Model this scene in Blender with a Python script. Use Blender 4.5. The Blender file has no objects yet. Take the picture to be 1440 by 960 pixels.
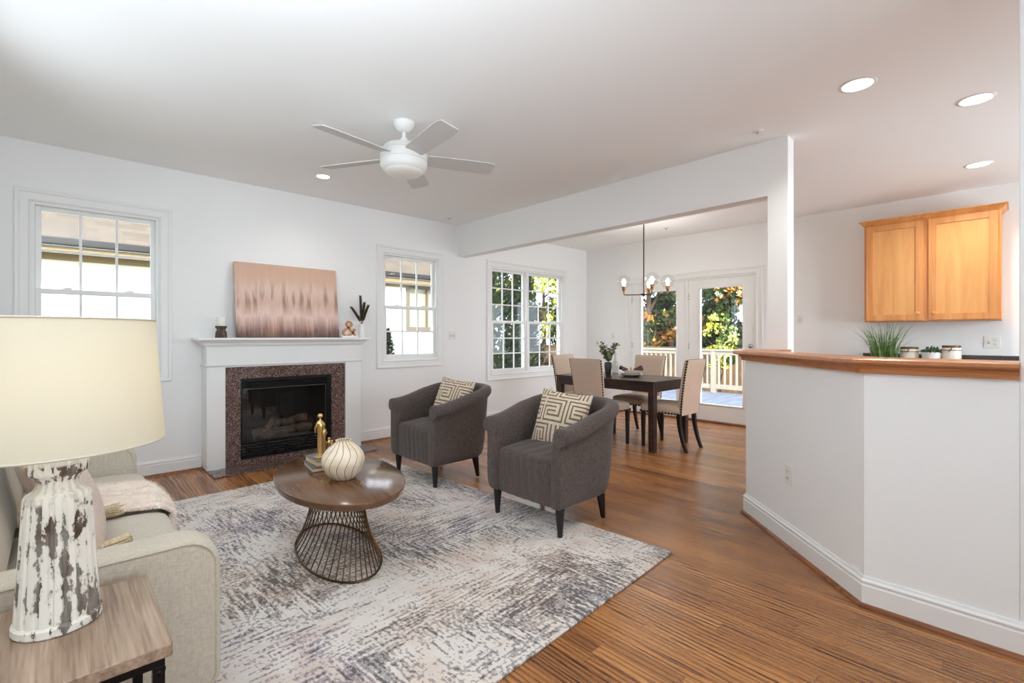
import bpy, bmesh, math, random
from mathutils import Vector, Matrix, Euler
R = math.radians
PI = math.pi
sc = bpy.context.scene
COL = sc.collection
random.seed(7)

# ------------------------------------------------------------------ camera, world, sun, area lights, exposure
H = 1.236
YAW = 46.5
cam = bpy.data.cameras.new('camera')
cam.sensor_width = 36.0
cam.lens = 675.0 / 1440 * 36
cam.shift_y = -7.5 / 1440
cam.clip_start = 0.05
cam.clip_end = 200
camo = bpy.data.objects.new('camera', cam)
COL.objects.link(camo)
camo.location = (0, 0, H)
camo.rotation_euler = (R(90), 0, R(YAW - 90))
sc.camera = camo

sc.view_settings.view_transform = 'Standard'
sc.view_settings.look = 'None'
sc.view_settings.gamma = 1
sc.view_settings.use_curve_mapping = False
sc.view_settings.exposure = 0.36
sc.cycles.max_bounces = 10
sc.cycles.diffuse_bounces = 6
sc.cycles.glossy_bounces = 4
sc.cycles.transmission_bounces = 8
sc.cycles.transparent_max_bounces = 16
sc.cycles.sample_clamp_indirect = 4
sc.cycles.caustics_reflective = False
sc.cycles.caustics_refractive = False

w = bpy.data.worlds.new('world')
sc.world = w
w.use_nodes = True
nt = w.node_tree
bg = nt.nodes['Background']
bg.inputs[0].default_value = (0.80, 0.89, 1.0, 1)
bg.inputs[1].default_value = 4.4

def light(name, kind, loc, energy, color=(1, 1, 1), target=None, size=None, sizey=None, rad=None, angle=None, spot=None):
    l = bpy.data.lights.new(name, kind)
    l.energy = energy
    l.color = color
    if kind == 'AREA':
        l.shape = 'RECTANGLE'
        l.size = size
        l.size_y = sizey or size
    if rad is not None:
        l.shadow_soft_size = rad
    if angle is not None:
        l.angle = angle
    if spot is not None:
        l.spot_size = spot
        l.spot_blend = 0.7
    o = bpy.data.objects.new(name, l)
    COL.objects.link(o)
    o.location = loc
    if target is not None:
        o.rotation_euler = (Vector(target) - Vector(loc)).to_track_quat('-Z', 'Y').to_euler()
    return o

SUN = 4.5
light('sun', 'SUN', (0, 0, 20), SUN, (1, 0.95, 0.86), target=(7, 11, 14.0), angle=R(1.0))
COOL = (0.79, 0.905, 1.0)
light('area_bounce', 'AREA', (0.1, -1.3, 1.1), 8, COOL, target=(0.9, 1.5, 2.9), size=1.8, sizey=1.0).data.spread = R(95)  # unseen up-light added behind the camera to lift the ceiling
light('area_living', 'AREA', (1.1, -2.4, 1.5), 21, COOL, target=(1.3, 5.0, 1.3), size=2.4, sizey=1.6).data.spread = R(110)  # added fill from behind the camera, towards the fireplace wall
light('area_left_fill', 'AREA', (-0.6, 3.2, 2.15), 7.5, COOL, target=(4.0, 2.6, 1.5), size=0.9, sizey=0.5).data.spread = R(150)  # added fill by the solid left wall; no window stands there
light('area_side', 'AREA', (-0.40, 0.75, 1.5), 42, COOL, target=(-0.10, 1.05, 3.2), size=0.4, sizey=1.0).data.spread = R(120)  # unseen up-light added left of the view to brighten ceiling and walls
light('area_kitchen', 'AREA', (5.2, -2.3, 1.5), 46, COOL, target=(5.5, 3.6, 1.6), size=2.4, sizey=1.4).data.spread = R(120)  # unseen fill added in the kitchen, aimed at the dining end

# ------------------------------------------------------------------ helpers
def lin(c):
    out = []
    for v in c:
        v /= 255.0
        out.append(v / 12.92 if v <= 0.04045 else ((v + 0.055) / 1.055) ** 2.4)
    return (*out, 1.0)

def base_mat(name):
    m = bpy.data.materials.new(name)
    m.use_nodes = True
    n = m.node_tree
    p = n.nodes['Principled BSDF']
    return m, n, p

def nd(n, t, **k):
    x = n.nodes.new(t)
    for a, b in k.items():
        setattr(x, a, b)
    return x

def coords(n, scale=(1, 1, 1), kind='Object', rot=(0, 0, 0)):
    tc = nd(n, 'ShaderNodeTexCoord')
    mp = nd(n, 'ShaderNodeMapping')
    mp.inputs['Scale'].default_value = scale
    mp.inputs['Rotation'].default_value = rot
    n.links.new(tc.outputs[kind], mp.inputs['Vector'])
    return mp.outputs['Vector']

def noise_f(n, scale=(1, 1, 1), detail=3, rough=0.55, dist=0, kind='Object'):
    t = nd(n, 'ShaderNodeTexNoise')
    t.inputs['Scale'].default_value = 1
    t.inputs['Detail'].default_value = detail
    t.inputs['Roughness'].default_value = rough
    t.inputs['Distortion'].default_value = dist
    n.links.new(coords(n, scale, kind), t.inputs['Vector'])
    return t.outputs['Fac']

def ramp(n, fac, stops, interp='LINEAR'):
    r = nd(n, 'ShaderNodeValToRGB')
    r.color_ramp.interpolation = interp
    el = r.color_ramp.elements
    while len(el) < len(stops):
        el.new(0.5)
    for e, (p, c) in zip(el, stops):
        e.position = p
        e.color = c if len(c) == 4 else (*c, 1)
    n.links.new(fac, r.inputs[0])
    return r.outputs[0]

def mth(n, op, a, b=None, c=None):
    x = nd(n, 'ShaderNodeMath', operation=op)
    for i, v in enumerate((a, b, c)):
        if v is None:
            continue
        if isinstance(v, (int, float)):
            x.inputs[i].default_value = v
        else:
            n.links.new(v, x.inputs[i])
    return x.outputs[0]

def mixc(n, fac, a, b, mode='MIX'):
    x = nd(n, 'ShaderNodeMix', data_type='RGBA', blend_type=mode)
    for s, v in ((x.inputs[0], fac), (x.inputs[6], a), (x.inputs[7], b)):
        if isinstance(v, (int, float)):
            s.default_value = v
        elif isinstance(v, tuple):
            s.default_value = v
        else:
            n.links.new(v, s)
    return x.outputs[2]

def add_bump(n, p, h, strength=0.3, dist=0.01):
    b = nd(n, 'ShaderNodeBump')
    b.inputs['Strength'].default_value = strength
    b.inputs['Distance'].default_value = dist
    n.links.new(h, b.inputs['Height'])
    n.links.new(b.outputs[0], p.inputs['Normal'])

def mat(name, col, rough=0.5, metal=0.0, var=None, bump=None, spec=None, sheen=0, coat=0, emit=None, alpha=None):
    m, n, p = base_mat(name)
    p.inputs['Base Color'].default_value = lin(col)
    p.inputs['Roughness'].default_value = rough
    p.inputs['Metallic'].default_value = metal
    if spec is not None:
        p.inputs['Specular IOR Level'].default_value = spec
    if sheen:
        p.inputs['Sheen Weight'].default_value = sheen
    if coat:
        p.inputs['Coat Weight'].default_value = coat
        p.inputs['Coat Roughness'].default_value = 0.08
    if var:
        c2, s, lo, hi = var[:4]
        f = noise_f(n, s, 4)
        n.links.new(ramp(n, f, [(lo, lin(col)), (hi, lin(c2))]), p.inputs['Base Color'])
    if bump:
        add_bump(n, p, noise_f(n, bump[0], 3), bump[1], bump[2] if len(bump) > 2 else 0.005)
    if emit:
        p.inputs['Emission Color'].default_value = (*emit[0], 1)
        p.inputs['Emission Strength'].default_value = emit[1]
    return m

def wood_mat(name, c1, c2, c3, axis='x', scale=1.0, rough=0.35, grain=0.5, bump=0.1):
    m, n, p = base_mat(name)
    s = [22 * scale, 22 * scale, 22 * scale]
    i = 'xyz'.index(axis)
    s[i] = 1.6 * scale
    f1 = noise_f(n, tuple(s), 6, 0.6, 1.2)
    s2 = [150 * scale] * 3
    s2[i] = 5 * scale
    f2 = noise_f(n, tuple(s2), 2, 0.5)
    f = mth(n, 'ADD', mth(n, 'MULTIPLY', f1, 1 - grain * 0.5), mth(n, 'MULTIPLY', f2, grain * 0.5))
    n.links.new(ramp(n, f, [(0.32, lin(c3)), (0.47, lin(c1)), (0.66, lin(c2))]), p.inputs['Base Color'])
    p.inputs['Roughness'].default_value = rough
    add_bump(n, p, f, bump, 0.002)
    return m

def glass_mat(name, tint=(1, 1, 1), ior=1.5, rough=0.0, extra=0.0):
    m = bpy.data.materials.new(name)
    m.use_nodes = True
    n = m.node_tree
    n.nodes.clear()
    out = nd(n, 'ShaderNodeOutputMaterial')
    mix = nd(n, 'ShaderNodeMixShader')
    tr = nd(n, 'ShaderNodeBsdfTransparent')
    tr.inputs[0].default_value = (*tint, 1)
    gl = nd(n, 'ShaderNodeBsdfGlossy')
    gl.inputs['Roughness'].default_value = rough
    lw = nd(n, 'ShaderNodeLayerWeight')
    lw.inputs[0].default_value = 0.5
    f0 = ((ior - 1) / (ior + 1)) ** 2 * 1.9 + extra
    n.links.new(mth(n, 'ADD', f0, mth(n, 'MULTIPLY', mth(n, 'POWER', lw.outputs['Facing'], 5.0), 0.9)), mix.inputs[0])
    n.links.new(tr.outputs[0], mix.inputs[1])
    n.links.new(gl.outputs[0], mix.inputs[2])
    n.links.new(mix.outputs[0], out.inputs[0])
    return m

def emit_mat(name, col, s):
    m = bpy.data.materials.new(name)
    m.use_nodes = True
    n = m.node_tree
    n.nodes.clear()
    out = nd(n, 'ShaderNodeOutputMaterial')
    e = nd(n, 'ShaderNodeEmission')
    e.inputs[0].default_value = (*col, 1)
    e.inputs[1].default_value = s
    n.links.new(e.outputs[0], out.inputs[0])
    return m

# ---- mesh helpers
def nb():
    return bmesh.new()

def face(bm, vs, mi=0):
    try:
        f = bm.faces.new(vs)
        f.material_index = mi
        return f
    except ValueError:
        return None

def box(bm, x0, x1, y0, y1, z0, z1, mi=0, T=None):
    v = [bm.verts.new((x, y, z)) for x in (x0, x1) for y in (y0, y1) for z in (z0, z1)]
    for q in ((0, 1, 3, 2), (4, 6, 7, 5), (0, 4, 5, 1), (2, 3, 7, 6), (0, 2, 6, 4), (1, 5, 7, 3)):
        face(bm, [v[k] for k in q], mi)
    if T is not None:
        for k in v:
            k.co = T @ k.co
    return v

def taper_box(bm, c0, s0, c1, s1, mi=0):
    """box between a bottom rectangle (centre c0, size s0) and a top one (c1, s1)"""
    v = []
    for c, s in ((c0, s0), (c1, s1)):
        for sx, sy in ((-1, -1), (1, -1), (1, 1), (-1, 1)):
            v.append(bm.verts.new((c[0] + sx * s[0] / 2, c[1] + sy * s[1] / 2, c[2])))
    for q in ((0, 3, 2, 1), (4, 5, 6, 7), (0, 1, 5, 4), (1, 2, 6, 5), (2, 3, 7, 6), (3, 0, 4, 7)):
        face(bm, [v[k] for k in q], mi)
    return v

def grid(bm, fn, nu, nv, cu=False, cv=False, mi=0, mfn=None):
    """fn(i/nu, j/nv) -> xyz; cu / cv close the direction"""
    mu, mv = (nu if cu else nu + 1), (nv if cv else nv + 1)
    V = [[bm.verts.new(fn(i / nu, j / nv)) for j in range(mv)] for i in range(mu)]
    for i in range(nu):
        for j in range(nv):
            a, b = V[i][j], V[(i + 1) % mu][j]
            c, d = V[(i + 1) % mu][(j + 1) % mv], V[i][(j + 1) % mv]
            face(bm, [a, b, c, d], mfn(i, j) if mfn else mi)
    return V

def lathe(bm, prof, n=32, c=(0, 0, 0), rf=None, mi=0, T=None):
    """prof: (r, z) list; closes on axis when r == 0"""
    rings = []
    for (r, z) in prof:
        if r <= 1e-6:
            rings.append([bm.verts.new((c[0], c[1], c[2] + z))])
        else:
            ring = []
            for k in range(n):
                a = 2 * PI * k / n
                rr = r * (rf(a, z) if rf else 1)
                ring.append(bm.verts.new((c[0] + rr * math.cos(a), c[1] + rr * math.sin(a), c[2] + z)))
            rings.append(ring)
    for A, B in zip(rings, rings[1:]):
        if len(A) == 1 and len(B) == 1:
            continue
        for k in range(n):
            k2 = (k + 1) % n
            if len(A) == 1:
                face(bm, [A[0], B[k2], B[k]], mi)
            elif len(B) == 1:
                face(bm, [A[k], A[k2], B[0]], mi)
            else:
                face(bm, [A[k], A[k2], B[k2], B[k]], mi)
    if T is not None:
        for ring in rings:
            for v in ring:
                v.co = T @ v.co
    return rings

def ball(bm, c, r, n=12, m=8, sc_=(1, 1, 1), mi=0):
    prof = [(r * math.sin(PI * k / m) if 0 < k < m else 0, -r * math.cos(PI * k / m)) for k in range(m + 1)]
    T = Matrix.Translation(c) @ Matrix.Diagonal((*sc_, 1))
    lathe(bm, prof, n, mi=mi, T=T)

def tube(bm, pts, r, n=8, closed=False, caps=True, mi=0):
    """r: number or list; parallel-transport frames"""
    P = [Vector(p) for p in pts]
    m = len(P)
    rad = r if isinstance(r, (list, tuple)) else [r] * m
    tang = []
    for i in range(m):
        a = P[(i - 1) % m] if (closed or i > 0) else P[i]
        b = P[(i + 1) % m] if (closed or i < m - 1) else P[i]
        t = (b - a)
        tang.append(t.normalized() if t.length > 1e-9 else Vector((0, 0, 1)))
    up = Vector((0, 0, 1)) if abs(tang[0].z) < 0.9 else Vector((1, 0, 0))
    u = tang[0].cross(up).normalized()
    rings = []
    for i in range(m):
        u = (u - tang[i] * u.dot(tang[i]))
        u = u.normalized() if u.length > 1e-6 else tang[i].orthogonal().normalized()
        v = tang[i].cross(u)
        rings.append([bm.verts.new(P[i] + (u * math.cos(2 * PI * k / n) + v * math.sin(2 * PI * k / n)) * rad[i]) for k in range(n)])
    for i in range(m if closed else m - 1):
        A, B = rings[i], rings[(i + 1) % m]
        for k in range(n):
            face(bm, [A[k], A[(k + 1) % n], B[(k + 1) % n], B[k]], mi)
    if caps and not closed:
        face(bm, rings[0][::-1], mi)
        face(bm, rings[-1], mi)

def sweep(bm, path, prof, fmap=None, closed=False, mi=0):
    """2-D path (u,v) with mitred corners; prof = (offset to the left, third coordinate), a closed loop"""
    fmap = fmap or (lambda u, v, h: (u, v, h))
    m = len(path)
    P = [Vector(p) for p in path]
    rings = []
    for i in range(m):
        dirs = []
        if closed or i > 0:
            dirs.append((P[i] - P[(i - 1) % m]).normalized())
        if closed or i < m - 1:
            dirs.append((P[(i + 1) % m] - P[i]).normalized())
        ns = [Vector((-d.y, d.x)) for d in dirs]
        if len(ns) == 2:
            nn = (ns[0] + ns[1]).normalized()
            nn = nn / max(0.3, nn.dot(ns[0]))
        else:
            nn = ns[0]
        rings.append([bm.verts.new(fmap(P[i].x + nn.x * o, P[i].y + nn.y * o, h)) for (o, h) in prof])
    k = len(prof)
    for i in range(m if closed else m - 1):
        A, B = rings[i], rings[(i + 1) % m]
        for j in range(k):
            face(bm, [A[j], A[(j + 1) % k], B[(j + 1) % k], B[j]], mi)
    if not closed:
        face(bm, rings[0][::-1], mi)
        face(bm, rings[-1], mi)

def prism(bm, poly, h0, h1, fmap=None, mi=0):
    fmap = fmap or (lambda u, v, h: (u, v, h))
    A = [bm.verts.new(fmap(u, v, h0)) for u, v in poly]
    B = [bm.verts.new(fmap(u, v, h1)) for u, v in poly]
    face(bm, A[::-1], mi)
    face(bm, B, mi)
    for i in range(len(poly)):
        j = (i + 1) % len(poly)
        face(bm, [A[i], A[j], B[j], B[i]], mi)

def rrect(x0, x1, y0, y1, r, n=5):
    pts = []
    for cx, cy, a0 in ((x1 - r, y1 - r, 0), (x0 + r, y1 - r, 90), (x0 + r, y0 + r, 180), (x1 - r, y0 + r, 270)):
        for k in range(n + 1):
            a = R(a0 + 90 * k / n)
            pts.append((cx + r * math.cos(a), cy + r * math.sin(a)))
    return pts

def obj(name, bm, m, parent=None, bevel=0, seg=2, angle=38, sub=0, smooth=True, label=None, loc=None, rot=None):
    bmesh.ops.recalc_face_normals(bm, faces=bm.faces[:])
    if smooth:
        lim = R(angle)
        for f in bm.faces:
            f.smooth = True
        for e in bm.edges:
            if len(e.link_faces) == 2 and e.calc_face_angle(0) > lim:
                e.smooth = False
    me = bpy.data.meshes.new(name)
    bm.to_mesh(me)
    bm.free()
    for x in (m if isinstance(m, (list, tuple)) else [m]):
        me.materials.append(x)
    o = bpy.data.objects.new(name, me)
    COL.objects.link(o)
    if parent is not None:
        o.parent = parent
    if loc is not None:
        o.location = loc
    if rot is not None:
        o.rotation_euler = rot
    if bevel:
        b = o.modifiers.new('bevel', 'BEVEL')
        b.width = bevel
        b.segments = seg
        b.limit_method = 'ANGLE'
        b.angle_limit = R(40)
        b.harden_normals = False
    if sub:
        s = o.modifiers.new('sub', 'SUBSURF')
        s.levels = sub
        s.render_levels = sub
    if label:
        o['label'] = label
    return o

def tag(o, label, cat, group=None, kind=None):
    o['label'] = label
    o['category'] = cat
    if group:
        o['group'] = group
    if kind:
        o['kind'] = kind
    return o

def thing(name, label, cat, loc=(0, 0, 0), rz=0, group=None, rot=None):
    o = bpy.data.objects.new(name, None)
    o.empty_display_size = 0.05
    COL.objects.link(o)
    o.location = loc
    o.rotation_euler = rot if rot else (0, 0, rz)
    return tag(o, label, cat, group)

def structure(o, label=None):
    o['kind'] = 'structure'
    if label:
        o['label'] = label
    return o

def copy_tree(o, parent=None):
    c = o.copy()
    COL.objects.link(c)
    c.parent = parent
    for ch in list(o.children):
        copy_tree(ch, c)
    return c

# ------------------------------------------------------------------ materials
WALL = mat('wall_paint', (243, 243, 242), 0.75, bump=((160, 160, 160), 0.05, 0.001))
CEIL = mat('ceiling_paint', (248, 248, 247), 0.85)
TRIM = mat('white_trim', (238, 238, 236), 0.35)
WHITE = mat('white_gloss', (236, 236, 234), 0.25)
PLATE = mat('plate_plastic', (235, 234, 228), 0.35)
DARKSLOT = mat('dark_slot', (60, 58, 55), 0.5)
GREYSLOT = mat('grey_slot', (150, 148, 142), 0.5)
BLACK = mat('black_metal', (18, 17, 17), 0.35, 0.6)
BLACKL = mat('black_lacquer_wood', (26, 22, 21), 0.35)
ESP = wood_mat('espresso_wood', (52, 38, 34), (70, 52, 46), (36, 26, 23), 'y', 1, 0.28)
OAKCAP = wood_mat('oak_cap', (176, 112, 66), (196, 132, 84), (140, 84, 46), 'y', 1, 0.28)
SHOE = wood_mat('shoe_wood', (132, 78, 44), (156, 98, 58), (92, 52, 30), 'y', 1, 0.35)
MAPLE = wood_mat('maple_wood', (212, 142, 78), (226, 160, 96), (196, 124, 62), 'z', 0.45, 0.35, 0.3, 0.03)
MAPLE2 = wood_mat('maple_panel', (224, 160, 92), (234, 174, 108), (212, 144, 80), 'z', 0.35, 0.35, 0.3, 0.03)
PANE = glass_mat('window_glass', (0.96, 0.98, 0.98), 1.45)

def floor_mat():
    m, n, p = base_mat('oak_strip_floor')
    tc = nd(n, 'ShaderNodeTexCoord')
    sp = nd(n, 'ShaderNodeSeparateXYZ')
    n.links.new(tc.outputs['Object'], sp.inputs[0])
    x, y = sp.outputs[0], sp.outputs[1]
    WD = 0.072
    xs = mth(n, 'DIVIDE', x, WD)
    row = mth(n, 'FLOOR', xs)
    fx = mth(n, 'FRACT', xs)
    wn = nd(n, 'ShaderNodeTexWhiteNoise', noise_dimensions='1D')
    n.links.new(row, wn.inputs['W'])
    ys = mth(n, 'DIVIDE', mth(n, 'ADD', y, mth(n, 'MULTIPLY', wn.outputs['Value'], 7.3)), 1.15)
    bid = mth(n, 'FLOOR', ys)
    fy = mth(n, 'FRACT', ys)
    cb = nd(n, 'ShaderNodeCombineXYZ')
    n.links.new(row, cb.inputs[0])
    n.links.new(bid, cb.inputs[1])
    w2 = nd(n, 'ShaderNodeTexWhiteNoise', noise_dimensions='2D')
    n.links.new(cb.outputs[0], w2.inputs['Vector'])
    rnd = w2.outputs['Value']
    # grain coordinates shifted per board
    def gvec(sx, sy, sz):
        c = nd(n, 'ShaderNodeCombineXYZ')
        n.links.new(mth(n, 'MULTIPLY', x, sx), c.inputs[0])
        n.links.new(mth(n, 'ADD', mth(n, 'MULTIPLY', y, sy), mth(n, 'MULTIPLY', rnd, 31.0)), c.inputs[1])
        n.links.new(mth(n, 'MULTIPLY', rnd, sz), c.inputs[2])
        return c.outputs[0]
    wv = nd(n, 'ShaderNodeTexWave', wave_type='BANDS', bands_direction='X')
    wv.inputs['Scale'].default_value = 1.0
    wv.inputs['Distortion'].default_value = 10.0
    wv.inputs['Detail'].default_value = 2.5
    wv.inputs['Detail Scale'].default_value = 0.7
    wv.inputs['Detail Roughness'].default_value = 0.5
    n.links.new(gvec(13, 1.4, 40), wv.inputs['Vector'])
    n1 = nd(n, 'ShaderNodeTexNoise')
    n1.inputs['Scale'].default_value = 1
    n1.inputs['Detail'].default_value = 3
    n.links.new(gvec(260, 9, 90), n1.inputs['Vector'])
    n2 = nd(n, 'ShaderNodeTexNoise')
    n2.inputs['Scale'].default_value = 1
    n2.inputs['Detail'].default_value = 3
    n.links.new(gvec(26, 1.6, 60), n2.inputs['Vector'])
    n3 = nd(n, 'ShaderNodeTexNoise')
    n3.inputs['Scale'].default_value = 1
    n3.inputs['Detail'].default_value = 2
    n.links.new(gvec(9, 1.1, 77), n3.inputs['Vector'])
    g = ramp(n, wv.outputs['Fac'], [(0.0, (1, 1, 1)), (0.45, (0.85, 0.85, 0.85)), (0.66, (0.35, 0.35, 0.35)), (0.85, (0.05, 0.05, 0.05))])
    tone = ramp(n, rnd, [(0.0, lin((146, 95, 55))), (0.35, lin((178, 118, 67))), (0.7, lin((200, 138, 82))), (1.0, lin((160, 105, 60)))])
    col = mixc(n, ramp(n, n2.outputs['Fac'], [(0.35, (0, 0, 0)), (0.7, (1, 1, 1))]), mixc(n, 0.22, tone, lin((88, 50, 30))), tone)
    dark = mixc(n, 1.0, col, lin((84, 60, 50)), 'MULTIPLY')
    fine = ramp(n, n1.outputs['Fac'], [(0.42, (0, 0, 0)), (0.55, (1, 1, 1))])
    inv = mth(n, 'SUBTRACT', 1.0, g)
    amt = mth(n, 'MULTIPLY', inv, mth(n, 'ADD', mth(n, 'MULTIPLY', fine, 0.8), 0.25))
    amt = mth(n, 'MINIMUM', mth(n, 'ADD', amt, mth(n, 'MULTIPLY', mth(n, 'SUBTRACT', 1.0, fine), 0.12)), 1.0)
    amt = mth(n, 'MULTIPLY', amt, ramp(n, n3.outputs['Fac'], [(0.36, (0.45, 0.45, 0.45)), (0.60, (1, 1, 1))]))
    col = mixc(n, amt, col, dark)
    e = mth(n, 'MINIMUM', fx, mth(n, 'SUBTRACT', 1.0, fx))
    gx = mth(n, 'LESS_THAN', e, 0.014)
    gy = mth(n, 'LESS_THAN', mth(n, 'MINIMUM', fy, mth(n, 'SUBTRACT', 1.0, fy)), 0.0012)
    gap = mth(n, 'MAXIMUM', gx, gy)
    col = mixc(n, mth(n, 'MULTIPLY', gap, 0.55), col, lin((50, 28, 18)))
    n.links.new(col, p.inputs['Base Color'])
    p.inputs['Roughness'].default_value = 0.27
    n.links.new(mth(n, 'ADD', 0.24, mth(n, 'MULTIPLY', amt, 0.14)), p.inputs['Roughness'])
    p.inputs['Specular IOR Level'].default_value = 0.4
    hh = mth(n, 'SUBTRACT', mth(n, 'MULTIPLY', n2.outputs['Fac'], 0.35), mth(n, 'ADD', gap, mth(n, 'MULTIPLY', amt, 0.25)))
    add_bump(n, p, hh, 0.18, 0.002)
    return m

def rug_mat():
    m, n, p = base_mat('distressed_rug')
    def nz(sx, sy, det=3, off=0, rough=0.55):
        tc = nd(n, 'ShaderNodeTexCoord')
        mp = nd(n, 'ShaderNodeMapping')
        mp.inputs['Scale'].default_value = (sx, sy, 1)
        mp.inputs['Location'].default_value = (off, off * 0.7, off)
        n.links.new(tc.outputs['Object'], mp.inputs[0])
        t = nd(n, 'ShaderNodeTexNoise')
        t.inputs['Scale'].default_value = 1
        t.inputs['Detail'].default_value = det
        t.inputs['Roughness'].default_value = rough
        n.links.new(mp.outputs[0], t.inputs[0])
        return t.outputs['Fac']
    patch = nz(2.2, 1.9, 3, 3.3, 0.6)
    a = nz(7, 55, 3, 1.0)
    b = nz(55, 7, 3, 5.0)
    fine = nz(70, 48, 2, 9.0)
    sel = ramp(n, nz(1.6, 1.6, 2, 12), [(0.46, (0, 0, 0)), (0.54, (1, 1, 1))])
    st = mixc(n, sel, a, b)
    v = mth(n, 'ADD', mth(n, 'MULTIPLY', patch, 0.80), mth(n, 'ADD', mth(n, 'MULTIPLY', st, 1.0), mth(n, 'MULTIPLY', fine, 0.8)))
    base = ramp(n, nz(3, 3, 4, 20), [(0.35, lin((216, 200, 188))), (0.5, lin((224, 216, 208))), (0.65, lin((208, 190, 178)))])
    pur = ramp(n, nz(1.1, 1.0, 1, 30), [(0.40, lin((140, 126, 140))), (0.50, lin((128, 122, 122))), (0.62, lin((150, 130, 116)))])
    drk = ramp(n, nz(2, 2, 2, 40), [(0.4, lin((72, 66, 72))), (0.6, lin((80, 72, 68)))])
    m1 = ramp(n, v, [(0.0, (0, 0, 0)), (1.0, (1, 1, 1))])
    f1 = mth(n, 'MULTIPLY', ramp(n, mth(n, 'SUBTRACT', v, 0.8), [(0.47, (0, 0, 0)), (0.53, (1, 1, 1))]), 0.72)
    f2 = mth(n, 'MULTIPLY', ramp(n, mth(n, 'SUBTRACT', v, 0.8), [(0.62, (0, 0, 0)), (0.67, (1, 1, 1))]), 0.8)
    c = mixc(n, f1, base, pur)
    c = mixc(n, f2, c, drk)
    n.links.new(c, p.inputs['Base Color'])
    p.inputs['Roughness'].default_value = 0.95
    p.inputs['Specular IOR Level'].default_value = 0.1
    p.inputs['Sheen Weight'].default_value = 0.15
    add_bump(n, p, nz(420, 420, 2, 2), 0.35, 0.004)
    return m

def fabric(name, c1, c2, scale=260, rough=0.95, bump=0.3, slub=True, sheen=0.15):
    m, n, p = base_mat(name)
    a = noise_f(n, (scale, scale * 0.15, scale), 2)
    b = noise_f(n, (scale * 0.15, scale, scale * 0.3), 2)
    c = noise_f(n, (scale * 0.6, scale * 0.6, scale * 0.08), 2)
    f = mth(n, 'DIVIDE', mth(n, 'ADD', mth(n, 'ADD', a, b), c), 3)
    n.links.new(ramp(n, f, [(0.40, lin(c1)), (0.60, lin(c2))]), p.inputs['Base Color'])
    p.inputs['Roughness'].default_value = rough
    p.inputs['Specular IOR Level'].default_value = 0.15
    p.inputs['Sheen Weight'].default_value = sheen
    add_bump(n, p, f, bump, 0.003)
    return m

FLOOR = floor_mat()
RUG = rug_mat()
GREYF = fabric('grey_tweed', (72, 62, 58), (98, 87, 82))
BEIGEF = fabric('beige_linen', (196, 172, 152), (212, 190, 170), 420)
SOFAF = fabric('sofa_linen', (182, 172, 155), (202, 193, 177), 420)
CREAMF = fabric('cream_cloth', (214, 200, 180), (232, 220, 202), 200)
PINKF = fabric('blush_cloth', (198, 178, 164), (214, 196, 182), 200)
OLIVEF = fabric('olive_cloth', (176, 172, 146), (196, 190, 164), 200)
PCREAM = fabric('pillow_cream', (206, 190, 168), (226, 212, 192), 260)
PBROWN = fabric('pillow_brown', (120, 96, 70), (142, 116, 86), 260)
BRONZE = mat('bronze_wire', (92, 68, 42), 0.35, 0.85)
GOLD = mat('gold_metal', (212, 176, 116), 0.28, 0.9, bump=((60, 60, 60), 0.3, 0.004))
TTOP = wood_mat('walnut_tabletop', (98, 66, 42), (112, 78, 50), (80, 52, 33), 'y', 0.7, 0.15, 0.3, 0.03)

def granite_mat():
    m, n, p = base_mat('speckled_granite')
    v = nd(n, 'ShaderNodeTexVoronoi')
    v.inputs['Scale'].default_value = 130
    n.links.new(coords(n), v.inputs['Vector'])
    f = noise_f(n, (90, 90, 90), 4)
    s = nd(n, 'ShaderNodeSeparateColor')
    n.links.new(v.outputs['Color'], s.inputs[0])
    g = mth(n, 'ADD', mth(n, 'MULTIPLY', s.outputs[0], 0.6), mth(n, 'MULTIPLY', f, 0.5))
    n.links.new(ramp(n, g, [(0.2, lin((44, 34, 34))), (0.5, lin((92, 72, 68))), (0.72, lin((124, 98, 90))), (0.9, lin((168, 146, 136)))]), p.inputs['Base Color'])
    p.inputs['Roughness'].default_value = 0.12
    return m
GRANITE = granite_mat()

# ------------------------------------------------------------------ room shell
X0, XD, YA, YB, ZC = -0.66, 6.80, 5.25, -2.6, 2.74
WT = 0.12
bm = nb(); box(bm, X0 - WT, XD + 0.02, YB - WT, YA, -0.2, 0)
structure(obj('floor', bm, FLOOR, smooth=False), 'brown oak strip floor with strong dark grain')
bm = nb(); box(bm, X0 - WT, XD + WT, YB - WT, YA + WT, ZC, ZC + 0.25)
structure(obj('ceiling', bm, CEIL, smooth=False), 'flat white painted ceiling')

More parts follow.
